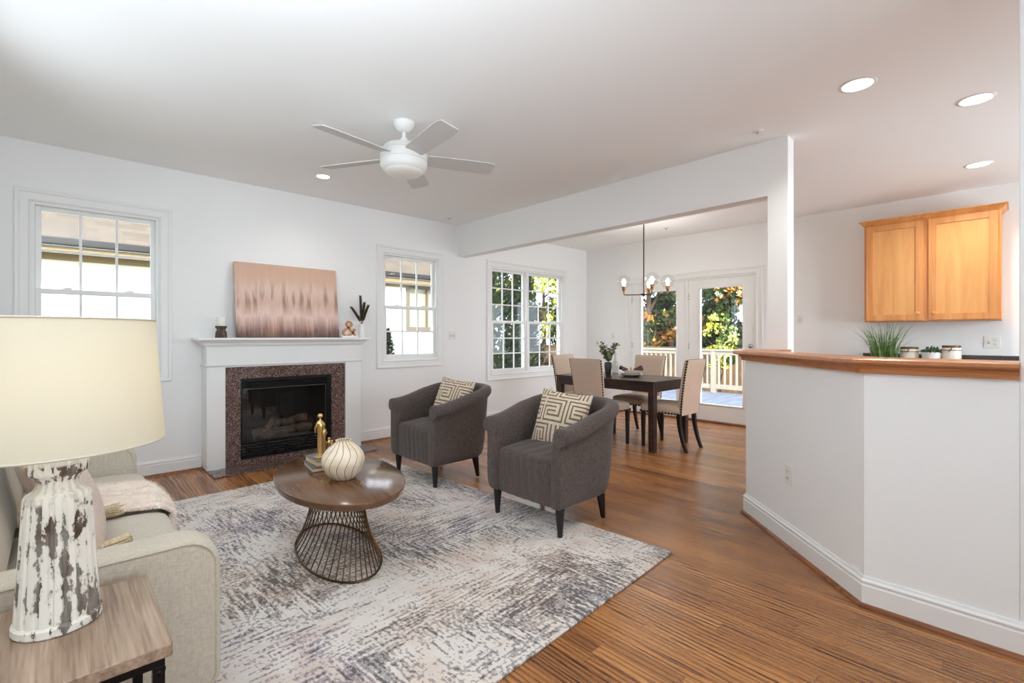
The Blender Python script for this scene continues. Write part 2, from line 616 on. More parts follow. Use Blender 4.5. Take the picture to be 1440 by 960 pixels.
def wall_with_holes(name, length_axis, a0, a1, c0, c1, holes, z0=0, z1=ZC, m=WALL):
    """wall along x ('x') or y ('y') from a0 to a1, thickness c0..c1, holes (a,b,zl,zh)"""
    bm = nb()
    xs = sorted({a0, a1, *[h[0] for h in holes], *[h[1] for h in holes]})
    zs = sorted({z0, z1, *[h[2] for h in holes], *[h[3] for h in holes]})
    for xa, xb in zip(xs, xs[1:]):
        for za, zb in zip(zs, zs[1:]):
            mx, mz = (xa + xb) / 2, (za + zb) / 2
            if any(h[0] < mx < h[1] and h[2] < mz < h[3] for h in holes):
                continue
            if length_axis == 'x':
                box(bm, xa, xb, c0, c1, za, zb)
            else:
                box(bm, c0, c1, xa, xb, za, zb)
    bmesh.ops.remove_doubles(bm, verts=bm.verts[:], dist=1e-5)
    # drop the doubled inner faces
    seen = {}
    for f in bm.faces[:]:
        k = tuple(sorted(v.index for v in f.verts))
        seen.setdefault(k, []).append(f)
    bm.verts.index_update()
    seen = {}
    for f in bm.faces[:]:
        k = tuple(sorted(v.index for v in f.verts))
        seen.setdefault(k, []).append(f)
    kill = [f for fs in seen.values() if len(fs) > 1 for f in fs]
    bmesh.ops.delete(bm, geom=kill, context='FACES_ONLY')
    return structure(obj(name, bm, m, smooth=False))

# window openings on the fireplace wall: outer casing x0,x1,z0,z1
W1 = (-0.233, 0.751, 0.838, 2.372)
W2 = (2.756, 3.720, 0.850, 2.330)
W3 = (4.476, 6.250, 0.592, 2.335)
CW = 0.09
def hole(W):
    return (W[0] + CW, W[1] - CW, W[2] + CW, W[3] - CW)
FB = (1.274, 2.131, 0.189, 0.801)
wall_with_holes('wall_left', 'x', X0 - WT, XD + WT, YA, YA + WT, [hole(W1), hole(W2), hole(W3), FB])
DR = (2.41, 4.36, -0.0, 2.085)
wall_with_holes('wall_back', 'y', YB - WT, YA, XD, XD + WT, [DR])
bm = nb(); box(bm, X0 - WT, X0, YB - WT, YA, 0, ZC)
structure(obj('wall_sofa_side', bm, WALL, smooth=False))
bm = nb(); box(bm, X0, XD, YB - WT, YB, 0, ZC)
structure(obj('wall_front', bm, WALL, smooth=False))
bm = nb(); box(bm, 2.69, 2.82, YB, -0.004, 0, ZC)
structure(obj('wall_right', bm, WALL, bevel=0.004), 'full height wall end at the right edge')

# beam and post between living and dining
bm = nb()
box(bm, 3.97, 4.105, 1.185, YA, 2.315, ZC)
structure(obj('trim_1', bm, WALL, smooth=False), 'long white ceiling beam between living and dining areas')
bm = nb()
box(bm, 3.97, 4.105, 1.185, 1.325, 0, 2.315)
structure(obj('wall_post', bm, WALL, smooth=False), 'white corner post carrying the ceiling beam')

# angled half wall with wood cap
HP = [(2.69, -0.004), (2.69, 0.486), (3.50, 1.31), (3.97, 1.31)]
bm = nb()
sweep(bm, HP, [(0, 0), (0, 1.085), (-0.125, 1.085), (-0.125, 0)])
structure(obj('wall_partition', bm, WALL, smooth=False), 'white angled half wall in front of the kitchen')
cap = [(-0.15, 1.112), (-0.15, 1.136), (0.066, 1.136), (0.078, 1.130), (0.078, 1.117), (0.070, 1.110), (0.046, 1.108), (0.042, 1.098), (0.030, 1.090), (0.026, 1.070), (0.0, 1.066), (0.0, 1.085), (-0.125, 1.085), (-0.125, 1.112)]
bm = nb(); sweep(bm, HP, cap)
structure(obj('trim_2', bm, OAKCAP, angle=12), 'stained oak ledge capping the angled half wall')

# baseboards and shoe
BB = [(0, 0), (0.016, 0), (0.016, 0.098), (0.013, 0.104), (0.013, 0.110), (0.0165, 0.114), (0.0165, 0.120), (0.009, 0.128), (0.006, 0.138), (0, 0.138)]
SH = [(0.016, 0.0), (0.034, 0.0), (0.033, 0.008), (0.028, 0.015), (0.016, 0.019)]
SH_W = SH
def baseboard(name, path, shoe=True):
    bm = nb(); sweep(bm, path, BB)
    structure(obj(name, bm, TRIM, angle=25))
    if shoe:
        bm = nb(); sweep(bm, path, SH)
        structure(obj(name.replace('baseboard', 'trim_shoe'), bm, SHOE, angle=50))
def rev(p):
    return [(a, b) for a, b in p[::-1]]
baseboard('baseboard_left', [(0.98, YA), (X0, YA), (X0, YB)])
baseboard('baseboard_left_far', [(XD, 4.43), (XD, YA), (2.47, YA)])
baseboard('baseboard_partition', [(2.69, YB), (2.69, 0.486), (3.50, 1.31), (3.97, 1.31)])
baseboard('baseboard_back', [(XD, 1.6), (XD, 2.33)])

# ------------------------------------------------------------------ windows
CAS = [(0, 0), (0, 0.017), (0.008, 0.020), (0.016, 0.014), (0.045, 0.013), (0.060, 0.016), (0.070, 0.023), (0.086, 0.025), (0.092, 0.020), (0.092, 0)]
def sash(parent, name, x0, x1, z0, z1, y0, y1, cols, rows, glass_y, fw=0.035, mw=0.018, bot=None):
    bot = bot or fw
    bm = nb()
    box(bm, x0, x0 + fw, y0, y1, z0, z1)
    box(bm, x1 - fw, x1, y0, y1, z0, z1)
    box(bm, x0 + fw, x1 - fw, y0, y1, z0, z0 + bot)
    box(bm, x0 + fw, x1 - fw, y0, y1, z1 - fw, z1)
    s = obj(name, bm, TRIM, parent, bevel=0.003)
    bm = nb()
    gx0, gx1, gz0, gz1 = x0 + fw, x1 - fw, z0 + bot, z1 - fw
    for c in range(1, cols):
        x = gx0 + (gx1 - gx0) * c / cols
        box(bm, x - mw / 2, x + mw / 2, glass_y - 0.008, glass_y + 0.008, gz0, gz1)
    for r in range(1, rows):
        z = gz0 + (gz1 - gz0) * r / rows
        box(bm, gx0, gx1, glass_y - 0.0075, glass_y + 0.0075, z - mw / 2, z + mw / 2)
    obj('muntin', bm, TRIM, s)
    bm = nb()
    v = [bm.verts.new(p) for p in ((gx0, glass_y, gz0), (gx1, glass_y, gz0), (gx1, glass_y, gz1), (gx0, glass_y, gz1))]
    face(bm, v)
    obj('pane', bm, PANE, s, smooth=False)
    return s

def window(name, W, units, zm, cols, rows, label):
    root = thing(name, label, 'window', (0, 0, 0))
    structure(root)
    del root['category']
    x0, x1, z0, z1 = hole(W)
    f = lambda u, v, h: (u, YA - h, v)
    bm = nb()
    # path runs so that 'left' is outward
    sweep(bm, [(x0, z0), (x0, z1), (x1, z1), (x1, z0)], CAS, f, closed=True)
    obj('window_casing', bm, TRIM, root, angle=22)
    bm = nb()
    jt = 0.022
    box(bm, x0 - 0.002, x0 + jt, YA + 0.001, YA + WT + 0.005, z0, z1)
    box(bm, x1 - jt, x1 + 0.002, YA + 0.001, YA + WT + 0.005, z0, z1)
    box(bm, x0 + jt, x1 - jt, YA + 0.001, YA + WT + 0.005, z1 - jt, z1 + 0.002)
    box(bm, x0 + jt, x1 - jt, YA + 0.001, YA + WT + 0.01, z0 - 0.002, z0 + jt)
    obj('window_jamb', bm, TRIM, root, bevel=0.002)
    if len(units) == 2:
        bm = nb()
        box(bm, units[0][1], units[1][0], YA + 0.001, YA + WT, z0 + jt, z1 - jt)
        obj('window_mullion', bm, TRIM, root, bevel=0.003)
    for (a, b) in units:
        a2 = a if a > x0 + 0.1 else a + jt
        b2 = b if b < x1 - 0.1 else b - jt
        s = sash(root, 'upper_sash', a2, b2, zm - 0.02, z1 - jt, YA + 0.048, YA + 0.074, cols, rows, YA + 0.061)
        s = sash(root, 'lower_sash', a2, b2, z0 + jt, zm + 0.02, YA + 0.018, YA + 0.044, cols, rows, YA + 0.031, bot=0.05)
        for t in (0.24, 0.76):
            xx = a2 + (b2 - a2) * t
            bm = nb()
            box(bm, xx - 0.03, xx + 0.03, YA + 0.020, YA + 0.042, zm + 0.02, zm + 0.026)
            tube(bm, [(xx - 0.018, YA + 0.03, zm + 0.028), (xx + 0.012, YA + 0.03, zm + 0.032), (xx + 0.03, YA + 0.028, zm + 0.030)], 0.005, 6)
            obj('sash_lock', bm, WHITE, root)
    return root

h1, h2, h3 = hole(W1), hole(W2), hole(W3)
window('window_1', W1, [(h1[0], h1[1])], 1.592, 3, 2, 'white double hung window behind the table lamp')
window('window_2', W2, [(h2[0], h2[1])], 1.592, 3, 2, 'white double hung window right of the fireplace')
window('window_3', W3, [(h3[0], 5.295), (5.345, h3[1])], 1.447, 3, 3, 'twin white double hung window beside the dining table')

# ------------------------------------------------------------------ french doors
droot = structure(thing('door_1', 'white french doors with tall glass panes to the deck', 'door'))
del droot['category']
f = lambda u, v, h: (XD - h, u, v)
bm = nb()
sweep(bm, [(2.41, 0.0), (2.41, 2.085), (4.36, 2.085), (4.36, 0.0)], CAS, lambda u, v, h: (XD - h, u, v))
obj('door_casing', bm, TRIM, droot, angle=22)
bm = nb()
for a, b in ((2.405, 2.437), (4.333, 4.365)):
    box(bm, XD + 0.001, XD + WT, a, b, 0, 2.085)
box(bm, XD + 0.001, XD + WT, 2.437, 4.333, 2.062, 2.088)
box(bm, XD + 0.01, XD + 0.09, 3.365, 3.425, 0.02, 2.062)
obj('door_jamb', bm, TRIM, droot, bevel=0.003)
bm = nb(); box(bm, XD - 0.03, XD + WT, 2.41, 4.36, 0.0, 0.022)
obj('threshold', bm, SHOE, droot, bevel=0.006)
def leaf(y0, y1, gy0, gy1, hinge_y, knob_y):
    x0, x1 = XD + 0.012, XD + 0.056
    bm = nb()
    z0, z1, ga, gb = 0.024, 2.060, 0.262, 1.925
    box(bm, x0, x1, y0, gy0, z0, z1)
    box(bm, x0, x1, gy1, y1, z0, z1)
    box(bm, x0, x1, gy0, gy1, z0, ga)
    box(bm, x0, x1, gy0, gy1, gb, z1)
    d = obj('door_panel', bm, TRIM, droot, bevel=0.002)
    bm = nb()
    pr = [(0, 0), (0, 0.012), (0.010, 0.014), (0.024, 0.006), (0.026, 0)]
    sweep(bm, [(gy0, ga), (gy0, gb), (gy1, gb), (gy1, ga)], pr, lambda u, v, h: (x0 - h, u, v), closed=True)
    obj('glazing_frame', bm, TRIM, d, angle=25)
    bm = nb()
    xx = XD + 0.035
    face(bm, [bm.verts.new(p) for p in ((xx, gy0, ga), (xx, gy1, ga), (xx, gy1, gb), (xx, gy0, gb))])
    obj('pane', bm, PANE, d, smooth=False)
    if knob_y:
        bm = nb()
        T = Matrix.Translation((x0, knob_y, 1.10)) @ Matrix.Rotation(R(-90), 4, 'Y')
        lathe(bm, [(0, 0), (0.028, 0), (0.030, 0.006), (0.024, 0.014), (0.012, 0.016), (0.011, 0.024), (0, 0.024)], 20, T=T)
        box(bm, x0 - 0.036, x0 - 0.022, knob_y - 0.004, knob_y + 0.004, 1.085, 1.115)
        obj('deadbolt', bm, CHROME, d)
        bm = nb()
        T = Matrix.Translation((x0, knob_y, 0.95)) @ Matrix.Rotation(R(-90), 4, 'Y')
        lathe(bm, [(0, 0), (0.032, 0), (0.032, 0.008), (0.012, 0.012), (0.012, 0.035), (0.026, 0.042), (0.030, 0.055), (0.024, 0.068), (0, 0.070)], 20, T=T)
        obj('door_knob', bm, CHROME, d)
    for z in (0.3, 1.09, 1.82):
        bm = nb()
        tube(bm, [(x0 - 0.004, hinge_y, z - 0.045), (x0 - 0.004, hinge_y, z + 0.045)], 0.006, 8)
        obj('hinge', bm, CHROME, d)
CHROME = mat('satin_nickel', (190, 188, 184), 0.25, 0.9)
leaf(2.440, 3.362, 2.592, 3.185, 3.362, 2.49)
leaf(3.428, 4.330, 3.56, 4.155, 4.330, None)

# ------------------------------------------------------------------ electrical plates
def outlet(loc, rz, label, gangs=1, kind='outlet', rocker=False):
    """plate facing local -y, centre at loc"""
    t = thing('wall_outlet' if kind == 'outlet' else 'light_switch', label, 'outlet' if kind == 'outlet' else 'switch', loc, rz)
    w_ = 0.070 + 0.046 * (gangs - 1)
    bm = nb()
    prism(bm, rrect(-w_ / 2, w_ / 2, -0.057, 0.057, 0.006, 3), 0.0, 0.006, lambda u, v, h: (u, -h, v))
    obj('cover_plate', bm, PLATE, t, bevel=0.0015)
    for g in range(gangs):
        cx = (g - (gangs - 1) / 2) * 0.046
        if kind == 'outlet' and not (gangs > 1 and g == 0):
            for cz in (-0.021, 0.021):
                bm = nb()
                prism(bm, rrect(cx - 0.016, cx + 0.016, cz - 0.0145, cz + 0.0145, 0.008, 3), 0.006, 0.0085, lambda u, v, h: (u, -h, v))
                s = obj('socket', bm, PLATE, t)
                bm = nb()
                box(bm, cx - 0.008, cx - 0.0055, -0.0092, -0.0084, cz - 0.003, cz + 0.007)
                box(bm, cx + 0.0055, cx + 0.008, -0.0092, -0.0084, cz - 0.003, cz + 0.006)
                ball(bm, (cx, -0.0086, cz - 0.008), 0.0025, 8, 4, (1, 0.3, 1))
                obj('slot', bm, DARKSLOT, s)
        else:
            bm = nb()
            box(bm, cx - 0.006, cx + 0.006, -0.018, -0.005, -0.004, 0.010)
            obj('toggle', bm, PLATE, t, bevel=0.001)
            bm = nb()
            box(bm, cx - 0.008, cx + 0.008, -0.0065, -0.0058, -0.014, 0.014)
            obj('slot', bm, GREYSLOT, t)
    return t

outlet((3.872, YA, 1.241), 0, 'white double light switch plate between the two right windows', 2, 'switch')
outlet((5.863, YA, 0.35), 0, 'white outlet low on the wall behind the near armchair pillow')
outlet((XD, 4.694, 1.24), R(-90), 'small white switch plate on dining wall above the leafy vase', 1, 'switch')
outlet((XD, 1.89, 1.447), R(-90), 'white switch plate on kitchen wall just right of the post', 1, 'switch')
outlet((XD, 1.195, 1.16), R(-90), 'white outlet on kitchen wall behind the tall grass plant', 1)
outlet((XD, 0.178, 1.175), R(-90), 'wide white switch and outlet plate under the cabinet at right', 2)
# on the diagonal half wall
dv = Vector((0.81, 0.824)).normalized()
def diag_at(px):
    k = (px - 720) / 675
    th = R(YAW)
    d = (math.cos(th) + k * math.sin(th), math.sin(th) - k * math.cos(th))
    # intersect ray with line (2.69,.486)+s*dv
    det = d[0] * (-dv.y) + dv.x * d[1]
    t = (2.69 * (-dv.y) + dv.x * 0.486) / det
    return d[0] * t, d[1] * t, t
ox, oy, ot = diag_at(1109.5)
outlet((ox, oy, H - (667 - 472.5) / 675 * ot), math.atan2(dv.y, dv.x) + PI, 'white outlet low on the angled half wall')

# ------------------------------------------------------------------ ceiling fixtures
CAN = emit_mat('can_light_lens', (1, 0.97, 0.9), 9.0)
def can(x, y, label, r=0.075, e=32):
    t = thing('recessed_light', label, 'light', (x, y, ZC), 0, None)
    bm = nb()
    lathe(bm, [(r, -0.001), (r + 0.004, -0.006), (r + 0.018, -0.004), (r + 0.022, 0.0)], 40)
    obj('trim_ring', bm, WHITE, t)
    bm = nb()
    lathe(bm, [(0, -0.003), (r + 0.001, -0.003)], 40)
    obj('lens', bm, CAN, t)
    l = light('can_lamp', 'SPOT', (0, 0, -0.03), e, (1, 0.975, 0.93), rad=0.05, spot=R(150))
    l.parent = t
    return t
can(3.475, 0.66, 'round recessed ceiling light nearest the beam post')
can(4.235, 0.183, 'round recessed ceiling light upper right, above the kitchen')
can(5.857, 0.237, 'round recessed ceiling light closest to the cabinet')
can(1.82, 4.50, 'round recessed ceiling light beside the fan blade', 0.055, 8)

def sprinkler(x, y, label, s=1.0):
    t = thing('fire_sprinkler', label, 'sprinkler', (x, y, ZC))
    bm = nb(); lathe(bm, [(0, -0.010 * s), (0.020 * s, -0.009), (0.036 * s, -0.004), (0.040 * s, 0)], 24)
    obj('escutcheon', bm, WHITE, t)
    bm = nb(); lathe(bm, [(0, -0.024), (0.012, -0.024), (0.013, -0.021), (0.005, -0.019), (0.005, -0.008)], 16)
    obj('sprinkler_head', bm, CHROME, t)
sprinkler(3.731, 1.311, 'small round ceiling sprinkler just left of the beam post')
sprinkler(6.135, 3.356, 'small round ceiling sprinkler over the dining area')
sprinkler(3.62, 4.98, 'small round ceiling sprinkler at the far end of the beam')

# ceiling fan
FZ = 2.50
FANW = mat('fan_white', (232, 231, 228), 0.3)
BLADE = mat('fan_blade_white', (206, 203, 200), 0.45)
FROST = mat('frosted_bowl', (238, 236, 230), 0.45)
fan = thing('ceiling_fan', 'white five blade ceiling fan with frosted light bowl', 'ceiling fan', (1.774, 2.974, 0))
bm = nb(); lathe(bm, [(0.0, ZC), (0.072, ZC), (0.076, ZC - 0.008), (0.070, ZC - 0.03), (0.050, ZC - 0.058), (0.026, ZC - 0.072), (0.0, ZC - 0.074)], 32)
obj('canopy', bm, FANW, fan)
bm = nb(); lathe(bm, [(0.0, ZC - 0.07), (0.013, ZC - 0.07), (0.013, 2.60), (0.0, 2.60)], 16)
obj('downrod', bm, FANW, fan)
bm = nb()
lathe(bm, [(0, 2.628), (0.022, 2.626), (0.028, 2.600), (0.05, 2.585), (0.10, 2.578), (0.135, 2.562), (0.150, 2.540), (0.150, 2.530), (0.144, 2.528), (0.144, 2.522), (0.158, 2.520), (0.163, 2.495), (0.163, 2.462), (0.157, 2.459), (0.157, 2.455), (0.163, 2.452), (0.160, 2.425), (0.146, 2.402), (0.138, 2.396), (0.0, 2.396)], 48)
obj('motor_housing', bm, FANW, fan, angle=30)
bm = nb()
lathe(bm, [(0.136, 2.398), (0.132, 2.390), (0.115, 2.376), (0.085, 2.364), (0.045, 2.357), (0.0, 2.355)], 40)
obj('light_bowl', bm, FROST, fan)
for k, a in enumerate((47, 119, 189, 263, 337)):
    bm = nb()
    sec = []
    NS = 14
    def bl(i, j, a=a):
        t = i
        x = 0.13 + t * 0.53
        wd = 0.062 + 0.012 * math.sin(min(1, t * 1.1) * PI * 0.6)
        if t > 0.94:
            wd *= 1 - 0.18 * ((t - 0.94) / 0.06) ** 2
        if t < 0.08:
            wd *= 0.75 + 0.25 * t / 0.08
        s = (j - 0.5) * 2
        return x, s * wd
    def top(u, v, dz=0.0035):
        x, y = bl(u, v)
        return (x, y, dz)
    T = Matrix.Rotation(R(a), 4, 'Z') @ Matrix.Translation((0, 0, 2.490)) @ Matrix.Rotation(R(-13), 4, 'X')
    A = grid(bm, lambda u, v: T @ Vector(top(u, v, 0.0035)), NS, 4)
    B = grid(bm, lambda u, v: T @ Vector(top(u, v, -0.0035)), NS, 4)
    n1, m1 = len(A), len(A[0])
    rim = [(i, 0) for i in range(n1)] + [(n1 - 1, j) for j in range(1, m1)] + [(i, m1 - 1) for i in range(n1 - 2, -1, -1)] + [(0, j) for j in range(m1 - 2, 0, -1)]
    for q in range(len(rim)):
        a1, b1 = rim[q], rim[(q + 1) % len(rim)]
        face(bm, [A[a1[0]][a1[1]], A[b1[0]][b1[1]], B[b1[0]][b1[1]], B[a1[0]][a1[1]]])
    obj('fan_blade', bm, BLADE, fan)

# ------------------------------------------------------------------ fireplace
FX0, FX1, FY = 0.985, 2.468, 5.05
fp = thing('fireplace', 'white mantel fireplace with speckled granite surround and black firebox', 'fireplace', (0, 0, 0))
bm = nb()
box(bm, FX0, 1.135, FY, YA - 0.001, 0.012, 0.965)
box(bm, 2.288, FX1, FY, YA - 0.001, 0.012, 0.965)
box(bm, FX0, FX1, FY - 0.004, YA - 0.001, 0.975, 1.16)
box(bm, 1.135, 2.288, FY, YA - 0.001, 0.945, 0.975)
obj('mantel_surround', bm, TRIM, fp, bevel=0.002)
bm = nb()
rp = [(0, 0.955), (0.010, 0.957), (0.014, 0.966), (0.010, 0.975), (0, 0.977)]
sweep(bm, [(FX1, YA - 0.002), (FX1, FY), (FX0, FY), (FX0, YA - 0.002)], rp)
obj('mantel_bead', bm, TRIM, fp, angle=60)
bm = nb()
cr = [(0.0, 1.130), (0.008, 1.130), (0.010, 1.142), (0.022, 1.150), (0.030, 1.164), (0.032, 1.172), (0.046, 1.180), (0.056, 1.195), (0.0, 1.196)]
sweep(bm, [(FX1, YA - 0.002), (FX1, FY), (FX0, FY), (FX0, YA - 0.002)], cr)
obj('crown_moulding', bm, TRIM, fp, angle=20)
bm = nb()
prism(bm, [(FX0 - 0.085, 4.965), (FX1 + 0.085, 4.965), (FX1 + 0.085, YA - 0.001), (FX0 - 0.085, YA - 0.001)], 1.196, 1.221)
obj('mantel_shelf', bm, TRIM, fp, bevel=0.006, seg=3)
bm = nb()
box(bm, 1.133, 1.265, FY + 0.018, YA - 0.001, 0.012, 0.944)
box(bm, 2.140, 2.290, FY + 0.018, YA - 0.001, 0.012, 0.944)
box(bm, 1.265, 2.140, FY + 0.018, YA - 0.001, 0.832, 0.944)
box(bm, 1.265, 2.140, FY + 0.018, YA - 0.001, 0.012, 0.060)
obj('granite_surround', bm, GRANITE, fp, bevel=0.001)
bm = nb(); box(bm, FX0, 2.51, 4.775, YA - 0.002, 0.0005, 0.014)
obj('hearth', bm, GRANITE, fp, bevel=0.002)
SOOT = mat('soot_black', (34, 31, 30), 0.8)
bm = nb()
bx0, bx1, by0, by1, bz0, bz1 = 1.275, 2.130, FY + 0.05, FY + 0.31, 0.19, 0.80
v = [bm.verts.new(p) for p in ((bx0, by0, bz0), (bx1, by0, bz0), (bx1 - 0.12, by1, bz0), (bx0 + 0.12, by1, bz0), (bx0, by0, bz1), (bx1, by0, bz1), (bx1 - 0.12, by1, bz1), (bx0 + 0.12, by1, bz1))]
for q in ((0, 1, 2, 3), (7, 6, 5, 4), (1, 5, 6, 2), (0, 3, 7, 4), (3, 2, 6, 7)):
    face(bm, [v[k] for k in q])
obj('firebox', bm, SOOT, fp, smooth=False)
bm = nb()
# black insert frame
ya, yb = FY + 0.022, FY + 0.05
box(bm, 1.265, 1.282, ya, yb, 0.06, 0.832)
box(bm, 2.092, 2.140, ya, yb, 0.06, 0.832)
box(bm, 1.282, 2.092, ya, yb, 0.795, 0.832)
box(bm, 1.282, 2.092, ya + 0.004, yb, 0.195, 0.220)
box(bm, 1.282, 2.092, ya, yb, 0.060, 0.075)
obj('insert_frame', bm, BLACK, fp, bevel=0.002)
bm = nb()
for z in (0.740, 0.758, 0.776):
    bm = nb(); box(bm, 1.282, 2.092, ya + 0.006, yb, z, z + 0.012)
    obj('louver', bm, BLACK, fp, bevel=0.002)
for k in range(4):
    z = 0.082 + k * 0.028
    bm = nb(); box(bm, 1.282, 2.092, ya + 0.004, yb, z, z + 0.018)
    obj('louver', bm, BLACK, fp, bevel=0.002)
bm = nb()
STEEL = mat('brushed_edge', (120, 118, 116), 0.3, 0.9)
box(bm, 1.286, 2.080, ya + 0.002, ya + 0.008, 0.726, 0.730)
box(bm, 2.078, 2.082, ya + 0.002, ya + 0.008, 0.222, 0.726)
obj('glass_frame_edge', bm, STEEL, fp)
bm = nb()
face(bm, [bm.verts.new(p) for p in ((1.282, ya + 0.012, 0.22), (2.092, ya + 0.012, 0.22), (2.092, ya + 0.012, 0.738), (1.282, ya + 0.012, 0.738))])
obj('fireplace_glass', bm, glass_mat('firebox_glass', (0.72, 0.70, 0.68), 1.5), fp, smooth=False)
LOG = mat('ceramic_log', (112, 92, 76), 0.9, var=((70, 58, 50), (20, 20, 20), 0.35, 0.65), bump=((40, 40, 40), 0.8, 0.01))
LOGEND = mat('log_end', (176, 142, 106), 0.9)
for (p0, p1, r) in (((1.42, 5.25, 0.27), (1.98, 5.22, 0.28), 0.040), ((1.40, 5.17, 0.25), (1.72, 5.16, 0.27), 0.035), ((1.62, 5.28, 0.33), (1.90, 5.13, 0.40), 0.038), ((1.50, 5.14, 0.30), (1.62, 5.26, 0.40), 0.03)):
    bm = nb()
    P0, P1 = Vector(p0), Vector(p1)
    tube(bm, [P0.lerp(P1, t / 6) + Vector((0, 0, 0.008 * math.sin(t * 1.7))) for t in range(7)], [r * (1 + 0.08 * math.sin(3 * t)) for t in range(7)], 12)
    for fc in bm.faces:
        if len(fc.verts) > 4:
            fc.material_index = 1
    obj('ceramic_log', bm, [LOG, LOGEND], fp)

# art on the mantel
def art_mat():
    m, n, p = base_mat('abstract_canvas')
    tc = nd(n, 'ShaderNodeTexCoord')
    sp = nd(n, 'ShaderNodeSeparateXYZ')
    n.links.new(tc.outputs['Object'], sp.inputs[0])
    z = sp.outputs[2]
    st = noise_f(n, (26, 1, 1.6), 4, 0.6)
    fine = noise_f(n, (120, 1, 7), 3)
    blot = noise_f(n, (5, 1, 4), 3)
    zz = mth(n, 'ADD', mth(n, 'DIVIDE', z, 0.74), mth(n, 'MULTIPLY', mth(n, 'SUBTRACT', st, 0.5), 0.32))
    zz = mth(n, 'ADD', zz, mth(n, 'MULTIPLY', mth(n, 'SUBTRACT', fine, 0.5), 0.16))
    c = ramp(n, zz, [(0.0, lin((84, 64, 60))), (0.08, lin((128, 98, 92))), (0.17, lin((188, 154, 144))), (0.30, lin((232, 204, 192))), (0.46, lin((216, 182, 164))), (0.66, lin((226, 198, 182))), (0.80, lin((214, 180, 158))), (1.0, lin((206, 172, 150)))])
    # dark vertical strokes at mid height
    sx = noise_f(n, (19, 1, 2.0), 3, 0.5)
    band = ramp(n, mth(n, 'DIVIDE', z, 0.74), [(0.28, (0, 0, 0)), (0.48, (1, 1, 1)), (0.56, (1, 1, 1)), (0.80, (0, 0, 0))])
    k = mth(n, 'MULTIPLY', ramp(n, sx, [(0.50, (0, 0, 0)), (0.62, (1, 1, 1))]), mth(n, 'MULTIPLY', band, 0.7))
    c = mixc(n, k, c, lin((126, 92, 74)))
    c = mixc(n, mth(n, 'MULTIPLY', ramp(n, blot, [(0.45, (0, 0, 0)), (0.7, (1, 1, 1))]), 0.25), c, lin((216, 160, 126)))
    n.links.new(c, p.inputs['Base Color'])
    p.inputs['Roughness'].default_value = 0.6
    add_bump(n, p, noise_f(n, (300, 300, 300), 2), 0.1, 0.002)
    return m
ART = art_mat()
bm = nb(); box(bm, 0, 1.0, 0, 0.035, 0, 0.742)
a = obj('canvas_painting', bm, ART, None, bevel=0.003, loc=(1.238, 5.085, 1.2215), rot=(R(-7.5), 0, 0))
a.location = (1.238, 5.09, 1.2225)
tag(a, 'unframed abstract canvas in blush and brown tones leaning on the mantel', 'painting')

# candle
bm = nb()
DKW = mat('weathered_dark_wood', (72, 54, 42), 0.6, var=((120, 104, 88), (60, 60, 12), 0.5, 0.75), bump=((80, 80, 20), 0.4, 0.003))
lathe(bm, [(0, 0), (0.046, 0), (0.048, 0.004), (0.048, 0.012), (0.046, 0.03), (0.046, 0.050), (0.036, 0.068), (0.034, 0.078), (0.046, 0.092), (0.048, 0.100), (0.048, 0.108), (0.040, 0.108), (0, 0.106)], 28)
o = obj('candle_holder', bm, DKW, loc=(1.106, 5.08, 1.2215))
tag(o, 'short turned dark wood candle holder at the left of the mantel', 'candle holder')
bm = nb(); lathe(bm, [(0, 0), (0.034, 0), (0.035, 0.004), (0.035, 0.078), (0.032, 0.083), (0.0, 0.079)], 28)
o = thing('pillar_candle', 'white pillar candle standing on the dark wood holder', 'candle', (1.106, 5.08, 1.3285))
obj('candle_wax', bm, mat('candle_wax', (240, 238, 230), 0.5), o)
bm = nb(); tube(bm, [(0, 0, 0.078), (0.001, 0, 0.088)], 0.001, 6)
obj('wick', bm, DARKSLOT, o)

# ampersand
amp = thing('ampersand_sign', 'small brown wooden ampersand on a white block, beside the painting', 'ornament', (2.345, 5.08, 1.2215))
bm = nb(); box(bm, -0.095, 0.085, -0.03, 0.03, 0, 0.018)
obj('sign_base', bm, WHITE, amp, bevel=0.002)
AW = wood_mat('ampersand_wood', (190, 126, 70), (206, 144, 88), (160, 100, 52), 'z', 1, 0.4)
def catmull(P, n=6):
    out = []
    for i in range(len(P) - 1):
        p0 = P[max(0, i - 1)]; p1 = P[i]; p2 = P[i + 1]; p3 = P[min(len(P) - 1, i + 2)]
        for k in range(n):
            t = k / n
            out.append(tuple(0.5 * ((2 * b) + (-a + c) * t + (2 * a - 5 * b + 4 * c - d) * t * t + (-a + 3 * b - 3 * c + d) * t ** 3) for a, b, c, d in zip(p0, p1, p2, p3)))
    out.append(tuple(P[-1]))
    return out
P2 = [(0.070, 0.020), (0.030, 0.062), (-0.010, 0.104), (-0.030, 0.140), (-0.018, 0.168), (0.008, 0.172), (0.024, 0.150), (0.012, 0.122), (-0.030, 0.096), (-0.062, 0.070), (-0.066, 0.040), (-0.040, 0.020), (-0.004, 0.022), (0.030, 0.044), (0.052, 0.074), (0.058, 0.096)]
pts = catmull(P2, 6)
bm = nb()
rings = []
for i, (u, v) in enumerate(pts):
    a_ = pts[max(0, i - 1)]; b_ = pts[min(len(pts) - 1, i + 1)]
    d = Vector((b_[0] - a_[0], b_[1] - a_[1])).normalized()
    nn = Vector((-d.y, d.x))
    wd = 0.007 + 0.006 * abs(math.sin(math.atan2(d.y, d.x) + 0.4))
    rings.append([bm.verts.new((u + nn.x * wd * s, yy, v + nn.y * wd * s)) for s, yy in ((-1, -0.009), (1, -0.009), (1, 0.009), (-1, 0.009))])
